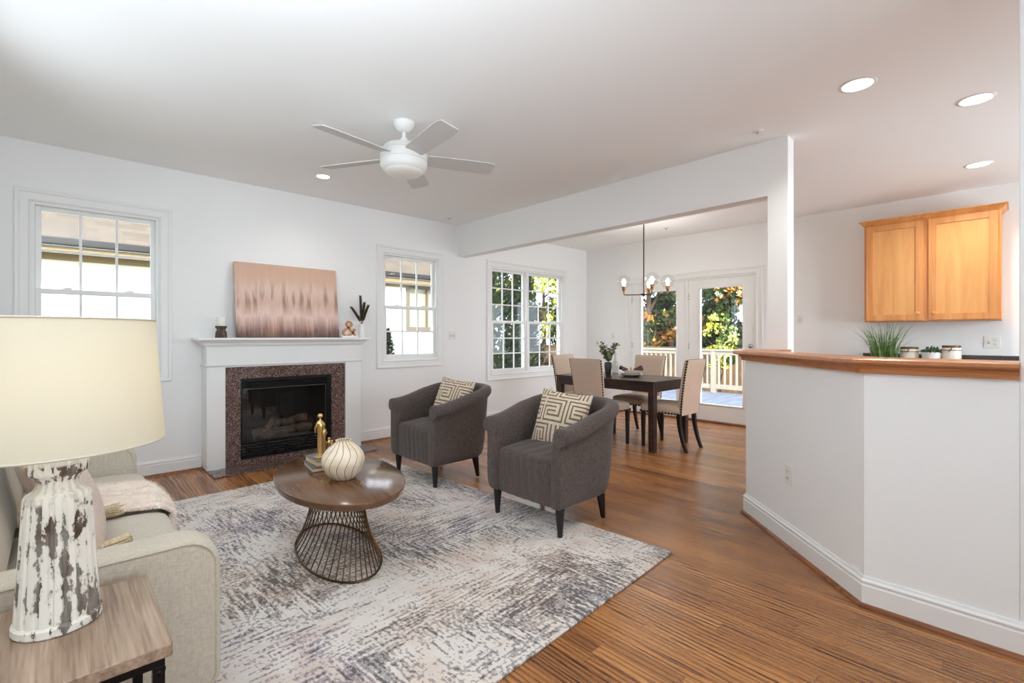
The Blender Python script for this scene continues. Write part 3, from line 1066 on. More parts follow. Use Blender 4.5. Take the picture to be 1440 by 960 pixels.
for A, B in zip(rings, rings[1:]):
    for k in range(4):
        face(bm, [A[k], A[(k + 1) % 4], B[(k + 1) % 4], B[k]])
face(bm, rings[0][::-1]); face(bm, rings[-1])
obj('ampersand_letter', bm, AW, amp, smooth=False)

# small white vase with dried stems
bm = nb(); lathe(bm, [(0, 0), (0.030, 0), (0.034, 0.01), (0.036, 0.06), (0.034, 0.12), (0.030, 0.145), (0.031, 0.152), (0.027, 0.152), (0.028, 0.13), (0, 0.12)], 28)
o = obj('white_vase', bm, WHITE, loc=(2.500, 5.10, 1.2215))
tag(o, 'slim white vase at the right end of the mantel', 'vase')
DG = mat('dark_leaf', (64, 66, 44), 0.7, var=((100, 84, 48), (50, 50, 50), 0.45, 0.7))
st = thing('dried_stems', 'dark green dried stems standing in the slim white mantel vase', 'plant', (2.500, 5.10, 1.355))
rnd = random.Random(3)
for (dx, dy, hh) in ((-0.13, 0.0, 0.20), (-0.012, 0.01, 0.335), (0.03, -0.01, 0.26), (0.085, 0.0, 0.23)):
    bm = nb()
    P = [Vector((dx * (t / 8) ** 1.2 * 1.0, dy * t / 8, hh * t / 8 - 0.0)) for t in range(9)]
    tube(bm, P, 0.003, 5)
    for t in range(26):
        q = 0.22 + 0.78 * t / 26
        c = P[0].lerp(P[-1], q)
        i = min(7, int(q * 8)); c = P[i].lerp(P[i + 1], q * 8 - i)
        for a_ in range(4):
            an = a_ * PI / 2 + t * 0.9
            d = Vector((math.cos(an), math.sin(an), 0.9)).normalized()
            s = Vector((-math.sin(an), math.cos(an), 0))
            L = 0.038 * (1.1 - 0.4 * q)
            v = [bm.verts.new(c + x) for x in (s * 0.001, d * L * 0.5 + s * 0.011, d * L, d * L * 0.5 - s * 0.011)]
            face(bm, v)
    obj('stem', bm, DG, st, smooth=False)

# ------------------------------------------------------------------ rug
RC = Vector((2.541, 1.352))   # near right corner
ra = R(3.1)
ux = Vector((math.cos(ra), math.sin(ra))); uy = Vector((-math.sin(ra), math.cos(ra)))
bm = nb()
prism(bm, rrect(-2.20, 0, 0, 3.05, 0.012, 2), 0.0, 0.011)
o = obj('area_rug', bm, RUG, None, bevel=0.003, loc=(RC.x, RC.y, 0.0008), rot=(0, 0, ra))
tag(o, 'large cream and grey distressed area rug under the coffee table', 'rug')
RZ = 0.0125

# ------------------------------------------------------------------ armchairs (local: faces -x, origin at front centre on floor)
def make_armchair(loc, label):
    t = thing('armchair', label, 'armchair', loc, 0, 'grey tub armchairs')
    zb = 0.172
    hw, dep = 0.335, 0.70
    def upath(s):
        """s 0..1 along outer U, returns point, outward normal"""
        straight = 0.34
        a, b = dep - straight - 0.06, hw     # ellipse radii
        L1 = straight; L2 = PI * (a + b) / 2 * 1.0
        T = 2 * L1 + L2
        d = s * T
        if d < L1:
            return Vector((d, -hw)), Vector((0, -1))
        if d > L1 + L2:
            return Vector((T - d, hw)), Vector((0, 1))
        th = (d - L1) / L2 * PI - PI / 2
        e = 0.80
        cx, sy = math.cos(th), math.sin(th)
        px = a * math.copysign(abs(cx) ** e, cx); py = b * math.copysign(abs(sy) ** e, sy)
        n = Vector((cx / a, sy / b)).normalized()
        return Vector((straight + px, py)), n
    def htop(s):
        k = 1 - abs(2 * s - 1)           # 0 at the fronts, 1 at the back
        k = min(1, k / 0.72)
        return 0.668 + 0.118 * (k * k * (3 - 2 * k))
    def prof(s):
        zt = htop(s)
        k = min(1, (1 - abs(2 * s - 1)) / 0.55)
        roll = 0.048 * (1 - 0.45 * k)
        return [(-0.085, 0.40), (-0.080, zt - 0.14), (-0.074, zt - 0.07), (-0.066, zt - 0.028), (-0.046, zt - 0.006), (-0.012, zt), (roll - 0.012, zt - 0.010), (roll, zt - 0.034), (roll + 0.002, zt - 0.062),
                (roll - 0.010, zt - 0.086), (0.006, zt - 0.098), (0.0, zt - 0.112), (0.002, 0.44), (0.002, 0.30), (-0.002, 0.22), (-0.012, 0.186), (-0.03, zb), (-0.085, zb)]
    bm = nb()
    NU = 64
    rings = []
    for i in range(NU + 1):
        s = i / NU
        p, n_ = upath(s)
        lean = 0.05 * min(1, (1 - abs(2 * s - 1)) / 0.6)
        ring = []
        for (o_, z) in prof(s):
            oo = o_ + lean * max(0, (z - zb) / 0.6)
            ring.append(bm.verts.new((p.x + n_.x * oo, p.y + n_.y * oo, z)))
        rings.append(ring)
    K = len(rings[0])
    for A, B in zip(rings, rings[1:]):
        for j in range(K):
            face(bm, [A[j], A[(j + 1) % K], B[(j + 1) % K], B[j]])
    # rounded front caps
    for ring, sg in ((rings[0], 1), (rings[-1], -1)):
        cen = sum((v.co for v in ring), Vector()) / K
        prev = ring
        for (sh, dx) in ((0.93, -0.012), (0.80, -0.018)):
            nr = []
            for v in ring:
                c2 = Vector((cen.x, cen.y, v.co.z))
                q = c2.lerp(v.co, sh)
                zc = cen.z + (v.co.z - cen.z) * (0.5 + sh / 2)
                nr.append(bm.verts.new((v.co.x + dx, q.y, zc)))
            for j in range(K):
                face(bm, [prev[j], prev[(j + 1) % K], nr[(j + 1) % K], nr[j]])
            prev = nr
        face(bm, prev)
    obj('tub_frame', bm, GREYF, t, angle=60)
    # seat with pleated waterfall front
    bm = nb()
    def seat(u, v):
        y = -0.252 + 0.504 * u
        # v: 0 bottom front -> up -> back along top
        w_ = v
        pl = 0.0
        if w_ < 0.45:
            z = zb + (0.415 - zb) * (w_ / 0.45)
            x = 0.004
            env = math.sin(PI * min(1, max(0, (u - 0.12) / 0.76)))
            pl = 0.006 * math.sin(u * 46 + 1.2 * math.sin(z * 9)) * env * (0.5 + w_)
        elif w_ < 0.60:
            a_ = (w_ - 0.45) / 0.15 * PI / 2
            x = 0.004 + 0.045 * (1 - math.cos(a_))
            z = 0.415 + 0.042 * math.sin(a_)
            pl = 0.004 * math.sin(u * 46) * math.sin(PI * u) * (1 - (w_ - 0.45) / 0.15)
        else:
            k = (w_ - 0.60) / 0.40
            x = 0.049 + 0.50 * k
            z = 0.457 + 0.016 * math.sin(PI * k) + 0.003 * math.sin(u * 30 + k * 5) * (1 - k)
        z += 0.012 * (1 - (2 * u - 1) ** 4) * (1 if w_ > 0.45 else w_ / 0.45)
        x += 0.010 * (2 * u - 1) ** 6
        return (x + pl, y, z)
    grid(bm, seat, 72, 40)
    obj('seat_cushion', bm, GREYF, t, angle=70)
    bm = nb()
    box(bm, 0.012, 0.46, -0.25, 0.25, zb + 0.001, zb + 0.03)
    obj('seat_underside', bm, DARKSLOT, t)
    for (x, y, sp) in ((0.035, -0.285, 0), (0.035, 0.285, 0), (0.46, -0.275, 1), (0.46, 0.275, 1)):
        bm = nb()
        dy = 0.0
        dx = 0.03 if sp else 0.0
        lathe(bm, [(0, 0), (0.015, 0), (0.016, 0.004), (0.030, 0.172), (0, 0.172)], 16)
        for v in bm.verts:
            k = 1 - v.co.z / 0.172
            v.co.x += x + dx * k
            v.co.y += y
        obj('leg', bm, BLACKL, t)
    return t
ch_a = make_armchair((2.190, 2.205, RZ), 'grey tub armchair with key pattern pillow, nearer the dining table')
ch_b = copy_tree(ch_a)
ch_b.location = (2.190, 3.535, RZ)
ch_b['label'] = 'grey tub armchair nearer the fireplace, standing by the window'

# pillows
SP1 = [(0, 0), (0, 5), (5, 5), (5, 0), (2, 0), (2, 3)]
SP2 = [(1, 0), (1, 4), (4, 4), (4, 1), (3, 1), (3, 3)]
def key_bitmap(n, unit=5):
    B = [[0] * n for _ in range(n)]
    for bi in range(-1, n // (unit * 6) + 1):
        for bj in range(-1, n // (unit * 6) + 1):
            for pl in (SP1, SP2):
                q = []
                for (a, b) in pl:
                    if bi % 2:
                        b = 5 - b
                    if bj % 2:
                        a, b = b, 5 - a
                    q.append((a + 6 * bi + 0.5 + 3 * (bj % 2), b + 6 * bj + 0.5))
                for (a, b), (c, d) in zip(q, q[1:]):
                    for i in range(int(min(a, c) * unit), int(max(a, c) * unit) + 2):
                        for j in range(int(min(b, d) * unit), int(max(b, d) * unit) + 2):
                            if 0 <= i < n and 0 <= j < n:
                                B[i][j] = 1
    return B
def pillow_bm(w_, h_, d_, n=24, bitmap=None, puff=0.42, ear=0.07):
    bm = nb()
    def P(u, v, side):
        a = 2 * u - 1; b = 2 * v - 1
        a = math.copysign(abs(a) ** 0.9, a); b = math.copysign(abs(b) ** 0.9, b)
        t = d_ / 2 * (max(0, (1 - a * a)) * max(0, (1 - b * b))) ** puff
        x = w_ / 2 * a * (1 - ear * (1 - b * b) * a * a)
        z = h_ / 2 * b * (1 - ear * (1 - a * a) * b * b)
        return Vector((x, side * t, z))
    for side in (-1, 1):
        grid(bm, lambda u, v: P(u, v, side), n, n, mfn=(lambda i, j: bitmap[i][j]) if bitmap else None)
    bmesh.ops.remove_doubles(bm, verts=bm.verts[:], dist=1e-5)
    return bm
def place(o, loc, face_dir, tilt, roll=0):
    """pillow: local -y is the front; face_dir degrees of heading; tilt leans the top back"""
    hd = R(face_dir)
    M_ = Matrix.Translation(loc) @ Matrix.Rotation(hd + PI / 2, 4, 'Z') @ Matrix.Rotation(R(-tilt), 4, 'X') @ Matrix.Rotation(R(roll), 4, 'Y')
    o.matrix_world = M_
BM_ = key_bitmap(72)
p1 = obj('throw_pillow', pillow_bm(0.415, 0.42, 0.15, 72, BM_), [PCREAM, PBROWN], angle=60)
tag(p1, 'key patterned cream and brown pillow on the nearer grey armchair', 'pillow', 'key patterned pillows')
place(p1, (2.600, 2.235, 0.640), 190, 20, 4)
p2 = p1.copy(); COL.objects.link(p2)
p2['label'] = 'key patterned cream and brown pillow on the armchair by the window'
place(p2, (2.625, 3.560, 0.645), 190, 22, 4)

# ------------------------------------------------------------------ coffee table
ct = thing('coffee_table', 'oval walnut coffee table on a flared bronze wire base', 'coffee table', (1.165, 2.68, RZ), R(-8))
CA, CB = 0.325, 0.555
def ell(a, b, n=72):
    return [(a * math.cos(2 * PI * k / n), b * math.sin(2 * PI * k / n)) for k in range(n)]
bm = nb()
rings = []
for (sc_, z) in ((0.955, 0.402), (0.975, 0.404), (0.995, 0.424), (1.0, 0.434), (0.997, 0.438), (0.99, 0.4395)):
    rings.append([bm.verts.new((CA * sc_ * math.cos(2 * PI * k / 96), (CB - CA * (1 - sc_)) * math.sin(2 * PI * k / 96) if False else CB * sc_ * math.sin(2 * PI * k / 96), z)) for k in range(96)])
for A, B in zip(rings, rings[1:]):
    for k in range(96):
        face(bm, [A[k], A[(k + 1) % 96], B[(k + 1) % 96], B[k]])
face(bm, rings[0][::-1]); face(bm, rings[-1])
obj('tabletop', bm, TTOP, ct, angle=50, loc=(0, -0.03, 0))
BA, BBb = 0.205, 0.435
TA, TB = 0.125, 0.25
base = []
bm = nb(); tube(bm, [(a_, b_, 0.0065) for a_, b_ in ell(BA, BBb)], 0.006, 8, closed=True)
obj('base_ring', bm, BRONZE, ct)
bm = nb(); tube(bm, [(a_, b_, 0.396) for a_, b_ in ell(TA, TB)], 0.006, 8, closed=True)
obj('top_ring', bm, BRONZE, ct)
for k in range(44):
    an = 2 * PI * k / 44
    bm = nb()
    P = []
    for q in range(9):
        t = q / 8
        aa = an + R(38) * t
        P.append(((BA * (1 - t) + TA * t) * math.cos(an) * (1 - t) + 0, 0, 0))
    b0 = Vector((BA * math.cos(an), BBb * math.sin(an), 0.006)); an2 = an + R(40)
    t0 = Vector((TA * math.cos(an2), TB * math.sin(an2), 0.396))
    pts = []
    for q in range(7):
        t = q / 6
        p = b0.lerp(t0, t)
        p.x *= 1 - 0.10 * math.sin(PI * t); p.y *= 1 - 0.10 * math.sin(PI * t)
        pts.append(p)
    tube(bm, pts, 0.0032, 6)
    obj('wire_rod', bm, BRONZE, ct)

# vase with wavy lines
CTZ = RZ + 0.4395
def vase_mat():
    m, n, p = base_mat('lined_ceramic')
    tc = nd(n, 'ShaderNodeTexCoord')
    sp = nd(n, 'ShaderNodeSeparateXYZ')
    n.links.new(tc.outputs['Object'], sp.inputs[0])
    an = mth(n, 'ARCTAN2', sp.outputs[1], sp.outputs[0])
    wob = mth(n, 'MULTIPLY', mth(n, 'SINE', mth(n, 'MULTIPLY', sp.outputs[2], 28.0)), 0.16)
    s = mth(n, 'FRACT', mth(n, 'MULTIPLY', mth(n, 'ADD', an, wob), 16 / (2 * PI)))
    d = mth(n, 'ABSOLUTE', mth(n, 'SUBTRACT', s, 0.5))
    r2 = mth(n, 'SQRT', mth(n, 'ADD', mth(n, 'MULTIPLY', sp.outputs[0], sp.outputs[0]), mth(n, 'MULTIPLY', sp.outputs[1], sp.outputs[1])))
    wdt = mth(n, 'DIVIDE', 0.0042, mth(n, 'MAXIMUM', r2, 0.02))
    k = mth(n, 'LESS_THAN', d, wdt)
    base = ramp(n, noise_f(n, (14, 14, 14), 3), [(0.35, lin((226, 206, 178))), (0.65, lin((240, 226, 204)))])
    n.links.new(mixc(n, k, base, lin((120, 92, 58))), p.inputs['Base Color'])
    p.inputs['Roughness'].default_value = 0.25
    return m
vs = [(0, 0), (0.055, 0), (0.066, 0.006), (0.095, 0.040), (0.114, 0.085), (0.116, 0.105), (0.108, 0.135), (0.086, 0.165), (0.058, 0.188), (0.043, 0.200), (0.040, 0.207), (0.043, 0.212), (0.041, 0.2135), (0.034, 0.212), (0.034, 0.20), (0.05, 0.18), (0, 0.17)]
bm = nb(); lathe(bm, vs, 64)
o = obj('round_vase', bm, vase_mat(), angle=60, loc=(1.150, 2.565, CTZ))
tag(o, 'round cream vase with wavy brown lines on the coffee table', 'vase')

# books + figurine
def book(loc, rz, L, W_, T_, col, label, group):
    t = thing('book', label, 'book', loc, rz, group)
    cm = mat('book_cover', col, 0.55, bump=((200, 200, 200), 0.1, 0.001))
    bm = nb()
    box(bm, -L / 2, L / 2, -W_ / 2, W_ / 2, 0, 0.004)
    box(bm, -L / 2, L / 2, -W_ / 2, W_ / 2, T_ - 0.004, T_)
    box(bm, -L / 2, -L / 2 + 0.005, -W_ / 2, W_ / 2, 0.004, T_ - 0.004)
    obj('book_cover', bm, cm, t, bevel=0.001)
    bm = nb(); box(bm, -L / 2 + 0.005, L / 2 - 0.005, -W_ / 2 + 0.004, W_ / 2 - 0.004, 0.0041, T_ - 0.0041)
    obj('pages', bm, mat('book_pages', (214, 184, 150), 0.8, bump=((2, 2, 900), 0.5, 0.001)), t)
    return t
BX, BY = 1.150, 2.878
book((BX, BY, CTZ + 0.0005), R(172), 0.15, 0.215, 0.026, (96, 98, 100), 'grey hardback, lower of the two books on the coffee table', 'books on the coffee table')
book((BX + 0.012, BY + 0.006, CTZ + 0.027), R(178), 0.14, 0.20, 0.034, (104, 108, 108), 'grey green hardback, upper book under the gold figurine', 'books on the coffee table')
fg = thing('family_figurine', 'gold sculpture of standing family figures on the stacked books', 'figurine', (BX + 0.01, BY - 0.01, CTZ + 0.0615), R(20))
bm = nb(); box(bm, -0.055, 0.055, -0.024, 0.024, 0, 0.008)
obj('figurine_base', bm, GOLD, fg, bevel=0.002)
def figure(x, y, h_, lean=0):
    bm = nb()
    lathe(bm, [(0, 0.008), (0.017 * h_ / 0.2, 0.008), (0.012 * h_ / 0.2, 0.03), (0.011 * h_ / 0.2, h_ * 0.5), (0.015 * h_ / 0.2, h_ * 0.66), (0.017 * h_ / 0.2, h_ * 0.76), (0.012 * h_ / 0.2, h_ * 0.82), (0.004, h_ * 0.85), (0.0035, h_ * 0.89)], 14)
    ball(bm, (0, 0, h_ * 0.945), 0.0125 * (h_ / 0.2) ** 0.6, 12, 8)
    for s in (-1, 1):
        tube(bm, [(s * 0.015 * h_ / 0.2, 0, h_ * 0.79), (s * 0.027 * h_ / 0.2, 0.004, h_ * 0.68), (s * 0.016 * h_ / 0.2, 0.014, h_ * 0.57)], [0.006, 0.005, 0.004], 8)
    for v in bm.verts:
        v.co.x += x + lean * v.co.z
        v.co.y += y
    obj('standing_figure', bm, GOLD, fg, angle=60)
figure(-0.022, 0, 0.262)
figure(0.008, 0.002, 0.200, -0.03)
bm = nb()
figure(0.036, 0.0, 0.105, 0.1)
figure(0.058, 0.004, 0.085, 0.15)
tube(bm, [(0.012, 0.0, 0.105), (0.022, 0, 0.085), (0.032, 0, 0.07)], 0.003, 6)
obj('linked_arm', bm, GOLD, fg)

# ------------------------------------------------------------------ sofa
sofa = thing('sofa', 'beige linen sofa with rounded piped arms along the left', 'sofa', (0, 0, 0))
SY0, SY1 = 1.765, 3.70
def rounded_slab(bm, X0_, X1_, Z0_, Z1_, Y0_, Y1_, r=0.09, rb=0.05, round_=0.035):
    """slab in x-z outline, extruded in y with softened rims"""
    pts = []
    for cx, cz, a0, rr in ((X1_ - r, Z1_ - r, 0, r), (X0_ + r, Z1_ - r, 90, r), (X0_ + rb, Z0_ + rb, 180, rb), (X1_ - rb, Z0_ + rb, 270, rb)):
        for k in range(7):
            a_ = R(a0 + 15 * k)
            pts.append((cx + rr * math.cos(a_), cz + rr * math.sin(a_)))
    cx, cz = (X0_ + X1_) / 2, (Z0_ + Z1_) / 2
    hx, hz = (X1_ - X0_) / 2, (Z1_ - Z0_) / 2
    rings = []
    steps = 5
    ys = []
    for k in range(steps + 1):
        a_ = PI / 2 * k / steps
        ys.append((Y0_ + round_ * (1 - math.sin(a_)), round_ * (1 - math.cos(a_))))
    prof = [(Y0_ + round_ * (1 - math.cos(a_)), round_ * (1 - math.sin(a_))) for a_ in [PI / 2 * k / steps for k in range(steps + 1)]]
    prof2 = [(Y1_ - (y - Y0_), i) for y, i in prof[::-1]]
    for (y, ins) in prof + prof2:
        fx, fz = (hx - ins) / hx, (hz - ins) / hz
        rings.append([bm.verts.new((cx + (px - cx) * fx, y, cz + (pz - cz) * fz)) for px, pz in pts])
    K = len(pts)
    for A, B in zip(rings, rings[1:]):
        for k in range(K):
            face(bm, [A[k], A[(k + 1) % K], B[(k + 1) % K], B[k]])
    face(bm, rings[0][::-1]); face(bm, rings[-1])
    return [((cx + (px - cx) * (hx - round_ * 0.9) / hx), (cz + (pz - cz) * (hz - round_ * 0.9) / hz)) for px, pz in pts]
for (ya_, yb_, xf) in ((SY0, SY0 + 0.135, 0.388), (SY1 - 0.135, SY1, 0.345)):
    bm = nb()
    rounded_slab(bm, -0.52, xf, 0.10, 0.605, ya_, yb_, 0.10, 0.06, 0.03)
    arm = obj('sofa_arm', bm, SOFAF, sofa, angle=60)
    bm = nb()
    yy = ya_ + 0.003 if ya_ < 2 else ya_ + 0.003
    pts = []
    r = 0.085
    for cx, cz, a0, rr in ((xf - 0.016 - r, 0.592 - r, 0, r), (-0.52 + 0.016 + r, 0.592 - r, 90, r), (-0.52 + 0.016 + 0.05, 0.114 + 0.05, 180, 0.05), (xf - 0.016 - 0.05, 0.114 + 0.05, 270, 0.05)):
        for k in range(7):
            a_ = R(a0 + 15 * k)
            pts.append((cx + rr * math.cos(a_), yy, cz + rr * math.sin(a_)))
    tube(bm, pts, 0.0045, 6, closed=True)
    obj('arm_piping', bm, SOFAF, arm)
bm = nb(); box(bm, -0.50, 0.33, SY0 + 0.12, SY1 - 0.12, 0.10, 0.30)
obj('sofa_base', bm, SOFAF, sofa, bevel=0.015)
bm = nb()
rounded_slab(bm, -0.56, -0.36, 0.12, 0.84, SY0 + 0.03, SY1 - 0.03, 0.06, 0.05, 0.03)
obj('sofa_back', bm, SOFAF, sofa, angle=60)
def cushion(bm, x0, x1, y0, y1, z0, z1, crown=0.02, r=0.045):
    cx, cy, cz = (x0 + x1) / 2, (y0 + y1) / 2, (z0 + z1) / 2
    hx, hy, hz = (x1 - x0) / 2, (y1 - y0) / 2, (z1 - z0) / 2
    N = 20
    def sup(u, v):
        # superellipsoid
        a_ = 2 * PI * u; b_ = PI * (v - 0.5)
        e1, e2 = 0.35, 0.16
        c = lambda w, e: math.copysign(abs(math.cos(w)) ** e, math.cos(w))
        s = lambda w, e: math.copysign(abs(math.sin(w)) ** e, math.sin(w))
        return (cx + hx * c(b_, e1) * c(a_, e2), cy + hy * c(b_, e1) * s(a_, e2), cz + hz * s(b_, e1 * 1.1))
    grid(bm, sup, 96, 32, cu=True)
    bmesh.ops.remove_doubles(bm, verts=bm.verts[:], dist=1e-4)
    for v in bm.verts:
        a = (v.co.x - cx) / hx; b = (v.co.y - cy) / hy
        if v.co.z > cz:
            v.co.z += crown * max(0, 1 - a * a) * max(0, 1 - b ** 4)
ym = (SY0 + SY1) / 2
for (a_, b_) in ((SY0 + 0.137, ym - 0.002), (ym + 0.002, SY1 - 0.137)):
    bm = nb(); cushion(bm, -0.34, 0.370, a_, b_, 0.30, 0.455, 0.018)
    obj('seat_cushion', bm, SOFAF, sofa, angle=60)
    bm = nb(); cushion(bm, -0.10, 0.10, a_, b_, -0.21, 0.21, 0.0)
    M_ = Matrix.Translation((-0.235, 0, 0.685)) @ Matrix.Rotation(R(-12), 4, 'Y')
    for v in bm.verts:
        v.co = M_ @ v.co
    obj('back_cushion', bm, SOFAF, sofa, angle=60)
for (x, y) in ((0.25, SY0 + 0.07), (0.25, SY1 - 0.07), (-0.45, SY0 + 0.07), (-0.45, SY1 - 0.07)):
    bm = nb(); lathe(bm, [(0, 0.0005), (0.016, 0.0005), (0.024, 0.105), (0, 0.105)], 14, (x, y, 0))
    obj('leg', bm, BLACKL, sofa)

# tasselled pillow
TAS = mat('tassel_yarn', (226, 208, 176), 0.9, var=((204, 182, 148), (30, 200, 30), 0.4, 0.6), bump=((200, 30, 200), 0.6, 0.004))
def tassel(parent, p0, p1, r=0.028, name='tassel'):
    """yarn tassel from p0 (knot) to p1 (fringe end) in parent's space"""
    bm = nb()
    P0, P1 = Vector(p0), Vector(p1)
    d = (P1 - P0)
    L = d.length
    d.normalize()
    u = d.orthogonal().normalized(); v = d.cross(u)
    ball(bm, P0 + d * 0.012, 0.014, 10, 8)
    rr = random.Random(int(L * 1000))
    for k in range(46):
        a_ = rr.random() * 2 * PI; q = math.sqrt(rr.random())
        off = (u * math.cos(a_) + v * math.sin(a_)) * q
        tube(bm, [P0 + d * 0.014 + off * 0.006, P0 + d * L * 0.35 + off * r * 0.75, P0 + d * L * (0.9 + 0.1 * rr.random()) + off * r], [0.003, 0.0036, 0.003], 4)
    return obj(name, bm, TAS, parent)
tp = thing('tassel_pillow', 'blush square pillow with cream corner tassels behind the lamp', 'pillow')
hd = R(5)
tp.location = (0.005, 2.455, 0.672)
tp.rotation_euler = (0, 0, 0)
Mt = Matrix.Translation((0.010, 2.455, 0.685)) @ Matrix.Rotation(R(92), 4, 'Z') @ Matrix.Rotation(R(-24), 4, 'X')
tp.matrix_world = Mt
obj('pillow_body', pillow_bm(0.50, 0.48, 0.17, 28), PINKF, tp, angle=60)
bpy.context.view_layer.update()
Mi = Mt.inverted()
def tl(p):
    return Mi @ Vector(p)
tassel(tp, tl((0.085, 2.70, 0.478)), tl((0.20, 2.63, 0.502)))
tassel(tp, tl((0.085, 2.235, 0.478)), tl((0.20, 2.21, 0.502)))
tassel(tp, tl((-0.10, 2.70, 0.86)), tl((-0.055, 2.715, 0.765)))
tassel(tp, tl((-0.10, 2.21, 0.86)), tl((-0.02, 2.195, 0.77)))
o = obj('olive_pillow', pillow_bm(0.40, 0.40, 0.14, 24), OLIVEF, angle=60)
tag(o, 'plain olive cream pillow further along the sofa behind the tasselled one', 'pillow')
place(o, (0.0, 3.18, 0.665), 2, 22)

# throw blanket across the seat
FUR = mat('fuzzy_throw', (246, 232, 218), 0.95, var=((238, 220, 204), (26, 26, 26), 0.4, 0.65), sheen=0.5, bump=((160, 160, 160), 0.7, 0.006))
thr = thing('throw_blanket', 'fuzzy cream throw blanket draped over the sofa seat front', 'blanket', (0, 0, 0))
def drape(s):
    """s: distance from seat back; x,z along the seat top then down the front"""
    xs0, xe, zt = -0.20, 0.325, 0.480
    if s < xe - xs0:
        x = xs0 + s
        return x, zt - 0.010 * ((x - 0.08) / 0.3) ** 2 if x > 0.08 else zt
    q = s - (xe - xs0)
    r = 0.052
    if q < r * PI / 2:
        a_ = q / r
        return xe + r * math.sin(a_), zt - 0.008 - r * (1 - math.cos(a_))
    return xe + r, zt - 0.008 - r - (q - r * PI / 2)
NU, NV = 70, 60
LEN = 0.525 + 0.086 + 0.20
def thp(u, v, lift=0.0):
    s = u * LEN
    x, z = drape(s)
    wdt = 0.48 + 0.04 * math.sin(u * 5)
    yc = 3.00 - 0.16 * u
    y = yc + (v - 0.5) * wdt + 0.010 * math.sin(u * 17 + v * 3)
    rip = 0.019 * math.sin(v * 2 * PI * 4.2 + 1.2 * math.sin(u * 4) + u * 1.5) + 0.006 * math.sin(v * 40 + u * 9)
    k = 0.016 + rip * math.sin(PI * min(1, max(0, v * 1.05))) ** 0.5 + lift
    if s < 0.525:
        z += k
    else:
        q = min(1, (s - 0.525) / 0.086)
        z += k * (1 - q)
        x += k * q
    e = min(v, 1 - v)
    if e < 0.06:
        z -= 0.022 * (1 - e / 0.06) * (1 if s < 0.6 else 0)
        if s >= 0.6:
            x -= 0.018 * (1 - e / 0.06)
    return Vector((x, y, z))
bm = nb()
A = grid(bm, lambda u, v: thp(u, v), NU, NV)
obj('blanket_cloth', bm, FUR, thr, angle=80)
bm = nb()
rr = random.Random(5)
for k in range(14000):
    u, v = rr.random(), rr.random()
    if rr.random() < 0.2:
        v = rr.choice((0.0, 1.0)) + rr.uniform(-0.01, 0.01)
        v = min(1, max(0, v))
    p = thp(u, v)
    out = Vector((0.35 if u > 0.6 else 0.05, 0, 1 if u < 0.72 else 0.2)).normalized()
    d = (out + Vector((rr.uniform(-1, 1), rr.uniform(-1, 1) + (v - 0.5), rr.uniform(-0.6, 0.6))) * 0.7).normalized() * rr.uniform(0.010, 0.020)
    s = d.orthogonal().normalized() * 0.0010
    face(bm, [bm.verts.new(p - s - d * 0.2), bm.verts.new(p + s - d * 0.2), bm.verts.new(p + d)])
fz = obj('blanket_fuzz', bm, FUR, thr, smooth=False)
fz['kind'] = 'stuff'

# ------------------------------------------------------------------ side table + lamp
side = thing('side_table', 'small industrial side table, wood top on a black metal frame', 'side table', (0, 0, 0))
TX0, TX1, TY0, TY1, TZ = -0.24, 0.186, 1.283, 1.705, 0.56
SWOOD = wood_mat('rustic_plank', (146, 122, 102), (176, 154, 134), (104, 82, 66), 'y', 1.0, 0.5, 0.8, 0.3)
bm = nb(); box(bm, TX0, TX1, TY0, TY1, TZ - 0.028, TZ)
obj('tabletop', bm, SWOOD, side, bevel=0.003)
bm = nb()
i_ = 0.012; t_ = 0.022
for (x, y) in ((TX0 + i_, TY0 + i_), (TX1 - i_ - t_, TY0 + i_), (TX0 + i_, TY1 - i_ - t_), (TX1 - i_ - t_, TY1 - i_ - t_)):
    b2 = nb(); box(b2, x, x + t_, y, y + t_, 0.0005, TZ - 0.05)
    obj('leg', b2, BLACK, side, bevel=0.001)
for (a0, a1, b0, b1, z) in ((TX0 + i_, TX1 - i_, TY0 + i_, TY0 + i_ + t_, TZ - 0.050), (TX0 + i_, TX1 - i_, TY1 - i_ - t_, TY1 - i_, TZ - 0.050), (TX0 + i_, TX0 + i_ + t_, TY0 + i_ + t_, TY1 - i_ - t_, TZ - 0.050), (TX1 - i_ - t_, TX1 - i_, TY0 + i_ + t_, TY1 - i_ - t_, TZ - 0.050)):
    b2 = nb(); box(b2, a0, a1, b0, b1, z, z + 0.0215)
    obj('frame_rail', b2, BLACK, side, bevel=0.001)
for (x) in (TX0 + i_, TX1 - i_ - t_):
    b2 = nb(); box(b2, x + 0.002, x + t_ - 0.002, TY0 + i_ + t_, TY1 - i_ - t_, 0.14, 0.16)
    obj('lower_rail', b2, BLACK, side, bevel=0.001)
bm = nb()
for (x, y) in ((TX1 - i_ + 0.0002, TY0 + i_ + 0.011), (TX1 - i_ + 0.0002, TY1 - i_ - 0.011)):
    ball(bm, (x, y, TZ - 0.062), 0.006, 10, 6, (0.5, 1, 1))
ball(bm, (TX1 - i_ - 0.011, TY0 + i_, TZ - 0.062), 0.006, 10, 6, (1, 0.5, 1))
obj('bolt', bm, BLACK, side)

